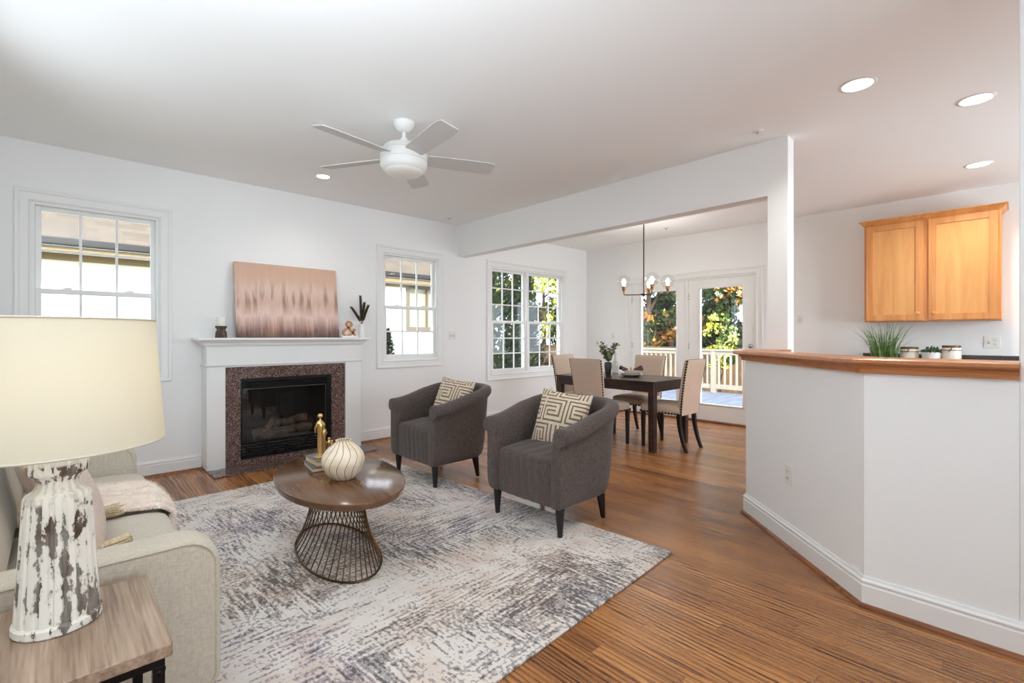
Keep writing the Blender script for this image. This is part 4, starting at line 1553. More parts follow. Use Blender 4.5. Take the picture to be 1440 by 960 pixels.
lamp = thing('table_lamp', 'table lamp with chipped white fluted base and large cream drum shade', 'table lamp', (0.003, 1.560, TZ + 0.0005))
def chip_mat():
    m, n, p = base_mat('chipped_paint')
    tc = nd(n, 'ShaderNodeTexCoord')
    sp = nd(n, 'ShaderNodeSeparateXYZ')
    n.links.new(tc.outputs['Object'], sp.inputs[0])
    an = mth(n, 'ARCTAN2', sp.outputs[1], sp.outputs[0])
    s = mth(n, 'FRACT', mth(n, 'MULTIPLY', an, 18 / (2 * PI)))
    d = mth(n, 'MULTIPLY', mth(n, 'ABSOLUTE', mth(n, 'SUBTRACT', s, 0.5)), 2)     # 1 in the grooves
    big = noise_f(n, (22, 22, 9), 4, 0.6)
    fine = noise_f(n, (75, 75, 38), 5, 0.7)
    v = mth(n, 'ADD', mth(n, 'MULTIPLY', big, 0.9), mth(n, 'ADD', mth(n, 'MULTIPLY', fine, 0.6), mth(n, 'MULTIPLY', d, 0.13)))
    neck = ramp(n, sp.outputs[2], [(0.288, (1, 1, 1)), (0.296, (0, 0, 0))])
    up = ramp(n, sp.outputs[2], [(0.335, (0, 0, 0)), (0.34, (1, 1, 1)), (0.377, (1, 1, 1)), (0.379, (0, 0, 0))])
    msk = mth(n, 'MULTIPLY', ramp(n, v, [(0.856, (0, 0, 0)), (0.873, (1, 1, 1))]), mth(n, 'MAXIMUM', neck, up))
    brn = ramp(n, noise_f(n, (30, 30, 8), 3), [(0.4, lin((84, 66, 52))), (0.6, lin((140, 132, 124)))])
    edge = ramp(n, v, [(0.80, lin((236, 232, 222))), (0.86, lin((214, 208, 196)))])
    n.links.new(mixc(n, msk, edge, brn), p.inputs['Base Color'])
    p.inputs['Roughness'].default_value = 0.7
    add_bump(n, p, mth(n, 'SUBTRACT', 1.0, msk), 0.5, 0.004)
    return m
CHIP = chip_mat()
bm = nb()
def flute(a, z):
    if 0.022 < z < 0.29:
        f_ = abs(((a * 18 / (2 * PI)) % 1) - 0.5) * 2
        return 1 - 0.06 * (1 if f_ > 0.62 else 0)
    if 0.338 < z < 0.378:
        f_ = abs(((a * 18 / (2 * PI)) % 1) - 0.5) * 2
        return 1 - 0.03 * max(0, f_ - 0.6) / 0.4
    return 1
pr_ = [(0, 0), (0.090, 0), (0.095, 0.004), (0.095, 0.018), (0.090, 0.023)]
for k in range(9):
    z = 0.025 + (0.285 - 0.025) * k / 8
    pr_.append((0.0900 - 0.0175 * k / 8, z))
pr_ += [(0.068, 0.293), (0.054, 0.300), (0.046, 0.312), (0.045, 0.322), (0.052, 0.332), (0.064, 0.338), (0.0665, 0.342), (0.0665, 0.374), (0.063, 0.380), (0, 0.382)]
lathe(bm, [(r_ * 0.84, z_) for r_, z_ in pr_], 144, rf=flute)
for v in bm.verts:
    v.co.z *= 1.055
obj('lamp_base', bm, CHIP, lamp, angle=35)
bm = nb(); lathe(bm, [(0, 0.380), (0.012, 0.380), (0.012, 0.44), (0.018, 0.45), (0.018, 0.50), (0, 0.50)], 16)
obj('lamp_socket', bm, BRONZE, lamp)
bm = nb(); ball(bm, (0, 0, 0.545), 0.034, 18, 12, (1, 1, 1.2))
obj('light_bulb', bm, emit_mat('warm_bulb', (1, 0.88, 0.68), 6), lamp)
bm = nb()
tube(bm, [(0.02, 0, 0.44), (0.07, 0, 0.52), (0.07, 0, 0.64), (0, 0, 0.70), (-0.07, 0, 0.64), (-0.07, 0, 0.52), (-0.02, 0, 0.44)], 0.002, 6)
for a_ in (0, 120, 240):
    tube(bm, [(0, 0, 0.70), (0.18 * math.cos(R(a_)), 0.18 * math.sin(R(a_)), 0.712)], 0.002, 6)
obj('lamp_harp', bm, BRONZE, lamp)
sm = bpy.data.materials.new('linen_shade'); sm.use_nodes = True
n = sm.node_tree; n.nodes.clear()
out = nd(n, 'ShaderNodeOutputMaterial'); mx = nd(n, 'ShaderNodeMixShader'); df = nd(n, 'ShaderNodeBsdfDiffuse'); trn = nd(n, 'ShaderNodeBsdfTranslucent')
df.inputs[0].default_value = lin((220, 215, 198)); trn.inputs[0].default_value = lin((218, 208, 184)); mx.inputs[0].default_value = 0.35
n.links.new(df.outputs[0], mx.inputs[1]); n.links.new(trn.outputs[0], mx.inputs[2]); n.links.new(mx.outputs[0], out.inputs[0])
bp = nd(n, 'ShaderNodeBump'); bp.inputs['Strength'].default_value = 0.15; bp.inputs['Distance'].default_value = 0.002
n.links.new(noise_f(n, (220, 220, 60), 2), bp.inputs['Height']); n.links.new(bp.outputs[0], df.inputs['Normal'])
bm = nb()
SZ0, SZ1, SR0, SR1 = 0.420, 0.715, 0.205, 0.184
lathe(bm, [(SR0, SZ0), (SR0 * 0.5 + SR1 * 0.5, (SZ0 + SZ1) / 2), (SR1, SZ1)], 72)
sh = obj('lamp_shade', bm, sm, lamp)
RIMT = mat('shade_rim_tape', (196, 188, 170), 0.7)
for r_, z_ in ((SR0, SZ0), (SR1, SZ1)):
    bm = nb()
    tube(bm, [(r_ * math.cos(2 * PI * k / 72), r_ * math.sin(2 * PI * k / 72), z_) for k in range(72)], 0.0028, 6, closed=True)
    obj('shade_rim', bm, RIMT, sh)
l = light('lamp_glow', 'POINT', (0, 0, 0.60), 0.8, (1, 0.88, 0.70), rad=0.04)
l.parent = lamp

# ------------------------------------------------------------------ dining table
DX0, DX1, DY0, DY1, DZ = 4.545, 5.33, 2.625, 3.99, 0.755
dt = thing('dining_table', 'dark espresso wood dining table with square legs', 'dining table', (0, 0, 0))
bm = nb(); box(bm, DX0, DX1, DY0, DY1, DZ - 0.022, DZ)
obj('tabletop', bm, ESP, dt, bevel=0.003)
bm = nb()
e_ = 0.012; th_ = 0.02
box(bm, DX0 + e_, DX1 - e_, DY0 + e_, DY0 + e_ + th_, DZ - 0.115, DZ - 0.0225)
box(bm, DX0 + e_, DX1 - e_, DY1 - e_ - th_, DY1 - e_, DZ - 0.115, DZ - 0.0225)
box(bm, DX0 + e_, DX0 + e_ + th_, DY0 + e_ + th_, DY1 - e_ - th_, DZ - 0.115, DZ - 0.0225)
box(bm, DX1 - e_ - th_, DX1 - e_, DY0 + e_ + th_, DY1 - e_ - th_, DZ - 0.115, DZ - 0.0225)
obj('apron', bm, ESP, dt, bevel=0.001)
for sx, sy in ((0, 0), (1, 0), (0, 1), (1, 1)):
    bm = nb()
    lw = 0.072
    cx = DX0 + 0.006 + lw / 2 if not sx else DX1 - 0.006 - lw / 2
    cy = DY0 + 0.006 + lw / 2 if not sy else DY1 - 0.006 - lw / 2
    taper_box(bm, (cx, cy, 0.0005), (lw * 0.9, lw * 0.9), (cx, cy, DZ - 0.0225), (lw, lw))
    obj('leg', bm, ESP, dt, bevel=0.003)

# dining chair: local faces +y, origin on the floor at seat centre
def make_dchair(loc, rz, label):
    t = thing('dining_chair', label, 'dining chair', loc, rz, 'beige dining chairs')
    bm = nb()
    # seat cushion, tapered to the rear
    def seat(u, v):
        a_ = 2 * PI * u; b_ = PI * (v - 0.5)
        c = lambda w, e: math.copysign(abs(math.cos(w)) ** e, math.cos(w))
        s = lambda w, e: math.copysign(abs(math.sin(w)) ** e, math.sin(w))
        X = c(b_, 0.35) * c(a_, 0.28); Y = c(b_, 0.35) * s(a_, 0.28); Z = s(b_, 0.5)
        hw_ = 0.225 + 0.022 * Y
        z = 0.435 + 0.055 * Z
        if Z > 0:
            z += 0.016 * (1 - X * X) * (1 - Y * Y)
        return (hw_ * X, 0.012 + 0.245 * Y, z)
    grid(bm, seat, 64, 20, cu=True)
    bmesh.ops.remove_doubles(bm, verts=bm.verts[:], dist=1e-4)
    obj('seat', bm, BEIGEF, t, angle=60)
    # back: slab curving backwards and flaring a little
    def bk(v):
        z = 0.385 + 0.60 * v
        y = -0.215 - 0.045 * v - 0.045 * v * v
        hw_ = 0.188 + 0.026 * v
        return z, y, hw_
    bm = nb()
    rings = []
    NVb = 20
    outl = rrect(-1, 1, -1, 1, 0.25, 3)
    for j in range(NVb + 1):
        v = j / NVb
        z, y, hw_ = bk(v)
        th = 0.031 - 0.006 * v
        if v > 0.97:
            th *= 0.7
            hw_ -= 0.006
        cxs = []
        for (a_, b_) in rrect(-hw_, hw_, -th, th, th * 0.6, 3):
            cxs.append(bm.verts.new((a_, y + b_ - 0.010 * (a_ / hw_) ** 2 * -1, z)))
        rings.append(cxs)
    K = len(rings[0])
    for A, B in zip(rings, rings[1:]):
        for k in range(K):
            face(bm, [A[k], A[(k + 1) % K], B[(k + 1) % K], B[k]])
    face(bm, rings[0][::-1]); face(bm, rings[-1])
    obj('backrest', bm, BEIGEF, t, angle=50)
    # nailheads
    bm = nb()
    for sx in (-1, 1):
        for k in range(21):
            v = 0.02 + 0.95 * k / 20
            z, y, hw_ = bk(v)
            ball(bm, (sx * (hw_ + 0.001), y - 0.004, z), 0.0125, 8, 5, (0.5, 1, 1))
    for k in range(13):
        a_ = -0.93 + 1.86 * k / 12
        z, y, hw_ = bk(1.0)
        ball(bm, (a_ * hw_, y - 0.008, z + 0.001), 0.0062, 8, 5, (1, 1, 0.5))
    obj('backrest_nailhead_trim', bm, NAIL, t)
    bm = nb()
    for sx in (-1, 1):
        for k in range(13):
            Y = -0.86 + 1.72 * k / 12
            ball(bm, (sx * (0.225 + 0.022 * Y + 0.0005), 0.012 + 0.245 * Y, 0.398), 0.0115, 8, 5, (0.5, 1, 1))
    for k in range(12):
        X = -0.88 + 1.76 * k / 11
        ball(bm, (X * 0.24, 0.012 + 0.2455, 0.398), 0.0115, 8, 5, (1, 0.5, 1))
    obj('seat_nailhead_trim', bm, NAIL, t)
    for sx in (-1, 1):
        bm = nb()
        taper_box(bm, (sx * 0.205, 0.220, 0.0), (0.030, 0.030), (sx * 0.205, 0.220, 0.392), (0.042, 0.042))
        obj('leg', bm, BLACKL, t, bevel=0.004)
        bm = nb()
        rg = []
        for q in range(7):
            k = q / 6
            z = 0.395 * k
            y = -0.275 + 0.085 * (1 - (1 - k) ** 2)
            hw2 = 0.015 + 0.006 * k
            rg.append([bm.verts.new((sx * 0.172 + a_ * hw2, y + b_ * (hw2 + 0.002), z)) for a_, b_ in ((-1, -1), (1, -1), (1, 1), (-1, 1))])
        for A, B in zip(rg, rg[1:]):
            for k in range(4):
                face(bm, [A[k], A[(k + 1) % 4], B[(k + 1) % 4], B[k]])
        face(bm, rg[0][::-1]); face(bm, rg[-1])
        obj('leg', bm, BLACKL, t, bevel=0.004)
    return t
NAIL = mat('antique_nailhead', (58, 46, 38), 0.35, 0.8)
dA = make_dchair((5.02, 2.695, 0.0005), R(0), 'beige nailhead dining chair at the right end of the table')
def dcopy(loc, rz, label):
    c = copy_tree(dA)
    c.location = loc
    c.rotation_euler = (0, 0, rz)
    c['label'] = label
dcopy((4.535, 3.290, 0.0005), R(-90), 'beige nailhead dining chair with its back to the living room')
dcopy((5.365, 3.325, 0.0005), R(90), 'beige nailhead dining chair on the french door side of the table')
dcopy((5.00, 3.97, 0.0005), R(180), 'beige nailhead dining chair at the far left end, by the twin window')

# vase with foliage, bottle, plates, napkins
DARKG = mat('dark_grey_ceramic', (70, 68, 68), 0.5)
VX, VY = 4.98, 3.51
bm = nb(); lathe(bm, [(0, 0), (0.030, 0), (0.036, 0.02), (0.046, 0.09), (0.048, 0.125), (0.042, 0.148), (0.044, 0.156), (0.038, 0.156), (0.036, 0.14), (0, 0.13)], 24)
o = obj('grey_vase', bm, DARKG, loc=(VX, VY, DZ + 0.0005))
tag(o, 'dark grey tapered vase on the dining table', 'vase')
EUC = mat('eucalyptus_leaf', (112, 118, 82), 0.6, var=((148, 150, 108), (30, 30, 30), 0.4, 0.65))
EUCD = mat('dark_berry_leaf', (74, 62, 58), 0.6)
pt = thing('leafy_branches', 'mixed green branches arranged in the dark grey dining vase', 'plant', (VX, VY, DZ + 0.13))
rr = random.Random(11)
for b_ in range(20):
    an = rr.random() * 2 * PI
    out_ = rr.uniform(0.04, 0.17)
    hh = rr.uniform(0.12, 0.29)
    bm = nb()
    P = [Vector((out_ * math.cos(an) * (t / 6) ** 1.5, out_ * math.sin(an) * (t / 6) ** 1.5, hh * t / 6)) for t in range(7)]
    tube(bm, P, 0.0018, 5)
    for k in range(16):
        q = 0.3 + 0.7 * k / 16
        i = min(5, int(q * 6)); c = P[i].lerp(P[i + 1], q * 6 - i)
        d = Vector((rr.uniform(-1, 1), rr.uniform(-1, 1), rr.uniform(-0.3, 0.8))).normalized()
        s = d.orthogonal().normalized(); s.rotate(Matrix.Rotation(rr.random() * 6, 3, d))
        L = rr.uniform(0.028, 0.050); W_ = L * 0.42
        face(bm, [bm.verts.new(c), bm.verts.new(c + d * L * 0.45 + s * W_), bm.verts.new(c + d * L), bm.verts.new(c + d * L * 0.45 - s * W_)])
    obj('branch', bm, EUCD if b_ % 5 == 0 else EUC, pt, smooth=False)
BGL = glass_mat('bottle_glass', (0.80, 0.80, 0.78), 1.5)
bm = nb(); lathe(bm, [(0, 0.0), (0.034, 0.0), (0.036, 0.006), (0.036, 0.135), (0.031, 0.158), (0.016, 0.182), (0.013, 0.20), (0.013, 0.255), (0.016, 0.258), (0.016, 0.266), (0.012, 0.267)], 28)
o = obj('glass_bottle', bm, BGL, loc=(4.965, 3.395, DZ + 0.0005))
tag(o, 'clear glass swing bottle standing right of the dark grey vase', 'bottle')
PL = mat('stone_plate', (232, 227, 218), 0.4, var=((214, 208, 200), (40, 40, 40), 0.45, 0.6))
def plate_bm(r, h_):
    bm = nb(); lathe(bm, [(0, 0), (r * 0.55, 0), (r * 0.62, 0.003), (r * 0.95, h_ - 0.004), (r, h_), (r * 0.985, h_ + 0.003), (r * 0.9, h_ - 0.002), (r * 0.58, 0.008), (0, 0.007)], 40)
    return bm
PX, PY = 4.975, 3.180
for k, (r_, h_, z_, lb) in enumerate(((0.142, 0.030, 0, 'large pale plate at the bottom of the stack on the table'), (0.132, 0.034, 0.014, 'medium pale plate in the middle of the dining table stack'), (0.098, 0.044, 0.029, 'small cream bowl topping the plate stack on the table'))):
    o = obj('dinner_plate' if k < 2 else 'small_bowl', plate_bm(r_, h_), PL, loc=(PX, PY, DZ + 0.0008 + z_))
    tag(o, lb, 'plate' if k < 2 else 'bowl')
NAP = fabric('plum_napkin', (74, 56, 54), (108, 84, 80), 200)
np_ = thing('cloth_napkin', 'brown folded napkin gathered in a ring on the plate stack', 'napkin', (PX, PY, DZ + 0.074), R(-40))
for s in (-1, 1):
    bm = nb()
    def fan_(u, v, s=s):
        L = 0.022 + 0.105 * u
        spread = 0.012 + 0.060 * u
        y = (v - 0.5) * 2 * spread
        z = 0.012 + 0.042 * u * (1 - (2 * v - 1) ** 2) + 0.007 * math.sin(v * 26) * u
        return (s * L, y, z)
    A = grid(bm, fan_, 10, 26)
    Bq = grid(bm, lambda u, v: tuple(a - b for a, b in zip(fan_(u, v), (0, 0, 0.012))), 10, 26)
    obj('napkin_cloth', bm, NAP, np_)
bm = nb(); 
T = Matrix.Rotation(R(90), 4, 'Y')
rg = [(0.0, 0.020 * math.cos(2 * PI * k / 24), 0.012 + 0.020 * math.sin(2 * PI * k / 24)) for k in range(24)]
tube(bm, rg, 0.006, 8, closed=True)
obj('napkin_ring', bm, GOLD, np_)

# ------------------------------------------------------------------ chandelier
CX, CY = 5.50, 3.325
DKB = mat('dark_bronze', (70, 54, 44), 0.35, 0.85)
BRS = mat('aged_brass', (150, 104, 66), 0.3, 0.9)
ch = thing('chandelier', 'four arm bronze chandelier with clear glass globes over the dining table', 'chandelier', (CX, CY, 0))
bm = nb(); lathe(bm, [(0, ZC), (0.062, ZC), (0.062, ZC - 0.012), (0.05, ZC - 0.022), (0, ZC - 0.024)], 28)
obj('canopy', bm, DKB, ch)
HZ = 1.775
bm = nb(); lathe(bm, [(0, ZC - 0.02), (0.0075, ZC - 0.02), (0.0075, HZ), (0, HZ)], 12)
obj('rod', bm, DKB, ch)
bm = nb(); lathe(bm, [(0, HZ - 0.032), (0.010, HZ - 0.030), (0.014, HZ - 0.018), (0.040, HZ - 0.008), (0.042, HZ + 0.004), (0.012, HZ + 0.014), (0, HZ + 0.016)], 24)
obj('hub', bm, DKB, ch)
th = R(YAW)
rt = Vector((math.sin(th), -math.cos(th))); fw_ = Vector((math.cos(th), math.sin(th)))
GLOBE = glass_mat('clear_globe', (0.97, 0.97, 0.97), 1.35, 0.0, 0.0)
BULB = emit_mat('filament_bulb', (1, 0.86, 0.62), 11)
for (lx, dz_) in ((-0.245, 0.05), (0.30, -0.03), (0.038, -0.235), (0.137, 0.25)):
    e = rt * lx + fw_ * dz_
    bm = nb()
    tube(bm, [(0, 0, HZ - 0.002), (e.x * 0.5, e.y * 0.5, HZ - 0.004), (e.x * 0.93, e.y * 0.93, HZ - 0.004), (e.x * 0.985, e.y * 0.985, HZ + 0.002), (e.x, e.y, HZ + 0.015), (e.x, e.y, HZ + 0.045)], 0.0055, 8)
    arm = obj('arm', bm, DKB, ch)
    bm = nb(); lathe(bm, [(0, 0.040), (0.018, 0.040), (0.020, 0.052), (0.016, 0.060), (0.024, 0.068), (0.026, 0.085), (0.026, 0.108), (0.0, 0.108)], 20, (e.x, e.y, HZ))
    obj('bulb_socket', bm, BRS, arm)
    bm = nb(); ball(bm, (e.x, e.y, HZ + 0.168), 0.086, 28, 18)
    obj('globe_shade', bm, GLOBE, arm)
    bm = nb(); lathe(bm, [(0, 0.108), (0.013, 0.11), (0.017, 0.13), (0.024, 0.155), (0.024, 0.175), (0.015, 0.198), (0, 0.205)], 16, (e.x, e.y, HZ))
    obj('light_bulb', bm, BULB, arm)
    l = light('bulb_glow', 'POINT', (e.x, e.y, HZ + 0.165), 14.0, (1, 0.94, 0.87), rad=0.03)
    l.parent = ch

# ------------------------------------------------------------------ kitchen
KX = 6.45
kc = thing('wall_cabinet', 'maple wall cabinet with two shaker doors and crown', 'cabinet', (0, 0, 0))
bm = nb(); box(bm, KX + 0.02, XD - 0.001, 0.105, 1.165, 1.39, 2.452)
obj('cabinet_body', bm, MAPLE, kc, bevel=0.002)
bm = nb()
crp = [(-0.02, 2.435), (0.002, 2.435), (0.006, 2.446), (0.018, 2.456), (0.030, 2.470), (0.034, 2.478), (0.046, 2.480), (0.046, 2.490), (-0.02, 2.490)]
sweep(bm, [(XD - 0.002, 0.105), (KX + 0.02, 0.105), (KX + 0.02, 1.165), (XD - 0.002, 1.165)], [(o_, z) for o_, z in crp])
box(bm, KX + 0.02, XD - 0.002, 0.11, 1.16, 2.46, 2.489)
obj('cabinet_crown', bm, MAPLE, kc, angle=25)
for (y0, y1, ky) in ((0.125, 0.628, 0.585), (0.668, 1.148, 0.712)):
    bm = nb()
    z0, z1 = 1.402, 2.430
    fr = 0.062
    xa, xb = KX, KX + 0.0195
    box(bm, xa, xb, y0, y0 + fr, z0, z1); box(bm, xa, xb, y1 - fr, y1, z0, z1)
    box(bm, xa, xb, y0 + fr, y1 - fr, z0, z0 + fr); box(bm, xa, xb, y0 + fr, y1 - fr, z1 - fr, z1)
    d = obj('cabinet_door', bm, MAPLE, kc, bevel=0.0015)
    bm = nb(); box(bm, xa + 0.010, xb, y0 + fr, y1 - fr, z0 + fr, z1 - fr)
    obj('door_panel', bm, MAPLE2, d)
    bm = nb()
    T = Matrix.Translation((xa, ky, 1.475)) @ Matrix.Rotation(R(-90), 4, 'Y')
    lathe(bm, [(0, 0), (0.010, 0), (0.008, 0.008), (0.015, 0.015), (0.018, 0.022), (0.014, 0.028), (0, 0.030)], 20, T=T)
    obj('door_knob', bm, MAPLE2, d)
# base cabinets and counter
kb = thing('base_cabinet', 'maple base cabinet run against the kitchen wall', 'cabinet', (0, 0, 0))
bm = nb(); box(bm, 6.20, XD - 0.001, YB + 0.002, 1.40, 0.1, 0.868)
obj('cabinet_body', bm, MAPLE, kb)
for k in range(7):
    y0 = 0.95 - 0.5 * k
    bm = nb(); box(bm, 6.18, 6.199, y0, y0 + 0.44, 0.14, 0.84)
    d = obj('cabinet_door', bm, MAPLE, kb, bevel=0.003)
    bm = nb(); ball(bm, (6.168, y0 + 0.05, 0.76), 0.013, 12, 8)
    obj('door_knob', bm, MAPLE2, d)
DGR = mat('dark_counter', (58, 50, 50), 0.25, var=((100, 88, 84), (160, 160, 160), 0.5, 0.7))
bm = nb()
box(bm, 6.15, XD - 0.002, YB + 0.002, 1.42, 0.870, 0.908)
o = thing('countertop', 'dark speckled countertop with low backsplash under the cabinet', 'countertop')
obj('counter_slab', bm, DGR, o, bevel=0.004)
bm = nb(); box(bm, XD - 0.022, XD - 0.002, YB + 0.002, 1.235, 0.909, 1.042)
obj('backsplash', bm, DGR, o, bevel=0.002)
# grass plant
GR = mat('grass_blade', (74, 112, 52), 0.5, var=((126, 150, 84), (12, 12, 20), 0.4, 0.65))
KZ = 0.9085
gx, gy = 6.40, 0.985
gp = thing('potted_grass', 'tall spiky green grass plant on the kitchen counter', 'plant', (gx, gy, KZ))
bm = nb(); lathe(bm, [(0, 0), (0.07, 0), (0.085, 0.08), (0.09, 0.10), (0.08, 0.10), (0.075, 0.085), (0, 0.083)], 28)
obj('plant_pot', bm, WHITE, gp)
rr = random.Random(2)
for c_ in range(6):
    bm = nb()
    for k in range(26):
        an = rr.random() * 2 * PI
        r0 = rr.uniform(0, 0.085)
        lean = rr.uniform(0.0, 0.16) * (1 if rr.random() < 0.8 else 1.7)
        hh = rr.uniform(0.26, 0.46) * (1 - 0.3 * lean)
        p0 = Vector((r0 * math.cos(an), r0 * math.sin(an) * 1.5, 0.08))
        d = Vector((math.cos(an) * lean, math.sin(an) * lean * 1.5, 0))
        sd = Vector((-math.sin(an + c_), math.cos(an + c_), 0)) * 0.0055
        prev = None
        for q in range(7):
            t = q / 6
            c = p0 + d * (t ** 2.0) + Vector((0, 0, hh * (t - 0.22 * lean * 6 * t ** 3 * 0.4)))
            wq = sd * (1 - t * 0.92)
            cur = (bm.verts.new(c - wq), bm.verts.new(c + wq))
            if prev:
                face(bm, [prev[0], prev[1], cur[1], cur[0]])
            prev = cur
    obj('grass_blades', bm, GR, gp, smooth=False)
# succulent + canisters
bm = nb(); lathe(bm, [(0, 0), (0.05, 0), (0.075, 0.10), (0.085, 0.165), (0.078, 0.165), (0.07, 0.15), (0, 0.148)], 28)
sx_, sy_ = 6.46, 0.605
o = thing('potted_succulent', 'small leafy plant in a white pot between the two canisters', 'plant', (sx_, sy_, KZ))
obj('plant_pot', bm, WHITE, o)
bm = nb()
SUC = mat('succulent_leaf', (62, 92, 56), 0.5, var=((96, 128, 84), (30, 30, 30), 0.4, 0.65))
for k in range(150):
    an = rr.random() * 2 * PI; q = math.sqrt(rr.random()); 
    c = Vector((0.08 * q * math.cos(an), 0.08 * q * math.sin(an), 0.155 + 0.055 * (1 - q * q) * rr.random()))
    d = Vector((math.cos(an) * q, math.sin(an) * q, 0.8)).normalized() * rr.uniform(0.02, 0.038)
    s = d.orthogonal().normalized() * 0.009
    face(bm, [bm.verts.new(c), bm.verts.new(c + d * 0.5 + s), bm.verts.new(c + d), bm.verts.new(c + d * 0.5 - s)])
obj('leaves', bm, SUC, o, smooth=False)
JAR = mat('cream_jar', (224, 214, 200), 0.3)
LID = mat('bronze_lid', (120, 92, 66), 0.35, 0.6)
def canister(x, y, h_, r, label):
    t = thing('canister', label, 'canister', (x, y, KZ), 0, 'clasp lid canisters')
    bm = nb(); lathe(bm, [(0, 0), (r * 0.95, 0), (r, 0.006), (r, h_ - 0.03), (r * 0.95, h_ - 0.022), (0, h_ - 0.022)], 32)
    obj('jar', bm, JAR, t)
    bm = nb(); lathe(bm, [(0, h_ - 0.0215), (r * 0.97, h_ - 0.0215), (r * 0.99, h_ - 0.004), (r * 0.93, h_), (0, h_)], 32)
    obj('lid', bm, LID, t)
    bm = nb()
    tube(bm, [(-r - 0.002, -0.012, h_ - 0.01), (-r - 0.01, 0, h_ - 0.04), (-r - 0.002, 0.012, h_ - 0.055)], 0.004, 6)
    tube(bm, [((r + 0.002) * math.cos(a_), (r + 0.002) * math.sin(a_), h_ - 0.045) for a_ in [2 * PI * k / 32 for k in range(32)]], 0.003, 6, closed=True)
    obj('clasp', bm, LID, t)
    return t
canister(6.50, 0.785, 0.215, 0.078, 'shorter cream canister with clasp lid behind the grass plant')
canister(6.47, 0.455, 0.235, 0.074, 'taller cream canister with clasp lid, right of the small leafy plant')
# lower counter behind the half wall is not seen from here

# ------------------------------------------------------------------ outside
GRD = mat('garden_ground', (104, 100, 66), 0.95, var=((76, 88, 48), (1.5, 1.5, 1.5), 0.4, 0.6), bump=((20, 20, 20), 0.5, 0.05))
bm = nb()
v = [bm.verts.new(p) for p in ((-30, -30, -0.7), (45, -30, -0.7), (45, 45, -0.7), (-30, 45, -0.7))]
face(bm, v)
o = obj('garden_ground', bm, GRD, smooth=False)
structure(o, 'garden ground outside the house')
# neighbour house
nh = thing('neighbor_house', 'pale sided neighboring house with shingle roof outside the windows', 'house', (0, 0, 0))
m, n, p = base_mat('pale_siding')
p.inputs['Base Color'].default_value = lin((240, 236, 224)); p.inputs['Roughness'].default_value = 0.6
wv = nd(n, 'ShaderNodeTexWave', wave_type='BANDS', bands_direction='Z', wave_profile='SAW')
wv.inputs['Scale'].default_value = 1.0
n.links.new(coords(n, (0, 0, 1.6)), wv.inputs['Vector'])
add_bump(n, p, wv.outputs['Fac'], 0.5, 0.02)
SID = m
NY = 9.5
bm = nb()
xw0, xw1 = -9.0, 7.2
holes = [(5.80, 6.75, 1.45, 2.33)]
xs = [xw0, 5.80, 6.75, xw1]
box(bm, xw0, 5.80, NY, NY + 6, -0.7, 2.42)
box(bm, 6.75, xw1, NY, NY + 6, -0.7, 2.42)
box(bm, 5.80, 6.75, NY, NY + 6, -0.7, 1.45)
box(bm, 5.80, 6.75, NY, NY + 6, 2.33, 2.42)
obj('siding_wall', bm, SID, nh, smooth=False)
m, n, p = base_mat('shingle_roof')
bt = nd(n, 'ShaderNodeTexBrick')
bt.inputs['Scale'].default_value = 1
bt.inputs['Brick Width'].default_value = 0.30
bt.inputs['Row Height'].default_value = 0.14
bt.inputs['Mortar Size'].default_value = 0.006
bt.inputs['Color1'].default_value = lin((98, 84, 68)); bt.inputs['Color2'].default_value = lin((76, 65, 53)); bt.inputs['Mortar'].default_value = lin((70, 60, 50))
n.links.new(coords(n), bt.inputs['Vector'])
n.links.new(mixc(n, mth(n, 'MULTIPLY', noise_f(n, (3, 3, 3), 3), 0.5), bt.outputs['Color'], lin((104, 90, 72))), p.inputs['Base Color'])
p.inputs['Roughness'].default_value = 0.95
bm = nb()
EY = NY - 0.28
slope = math.tan(R(30))
v = [bm.verts.new(q) for q in ((xw0, EY, 2.62), (xw1 + 0.3, EY, 2.62), (xw1 + 0.3, EY + 4, 2.62 + 4 * slope), (xw0, EY + 4, 2.62 + 4 * slope), (xw0, EY, 2.56), (xw1 + 0.3, EY, 2.56), (xw1 + 0.3, EY + 4, 2.50 + 4 * slope), (xw0, EY + 4, 2.50 + 4 * slope))]
for q in ((0, 1, 2, 3), (7, 6, 5, 4), (0, 4, 5, 1), (1, 5, 6, 2), (2, 6, 7, 3), (3, 7, 4, 0)):
    face(bm, [v[k] for k in q])
obj('shingle_roof', bm, m, nh, smooth=False)
bm = nb()
box(bm, xw0, xw1 + 0.3, EY - 0.10, EY, 2.50, 2.61)
obj('gutter', bm, mat('brown_gutter', (34, 28, 23), 0.6), nh, bevel=0.02)
bm = nb()
box(bm, xw0, xw1 + 0.3, EY, NY, 2.44, 2.47)
box(bm, xw0, xw1 + 0.3, EY - 0.01, EY + 0.02, 2.40, 2.50)
box(bm, xw0, xw1, NY - 0.02, NY, 2.33, 2.44)
obj('soffit', bm, mat('tan_soffit', (150, 128, 90), 0.6), nh)
bm = nb()
for (a0, a1, b0, b1) in ((5.72, 5.80, 1.37, 2.41), (6.75, 6.83, 1.37, 2.41), (5.80, 6.75, 2.33, 2.41), (5.80, 6.75, 1.37, 1.45), (6.26, 6.30, 1.45, 2.33)):
    box(bm, a0, a1, NY - 0.03, NY + 0.03, b0, b1)
wf = obj('house_window', bm, mat('taupe_frame', (112, 102, 86), 0.5), nh)
bm = nb(); box(bm, 5.80, 6.75, NY + 0.05, NY + 0.06, 1.45, 2.33)
obj('blind_pane', bm, mat('pale_blind', (172, 172, 148), 0.4, bump=((1, 1, 60), 0.5, 0.02)), wf)

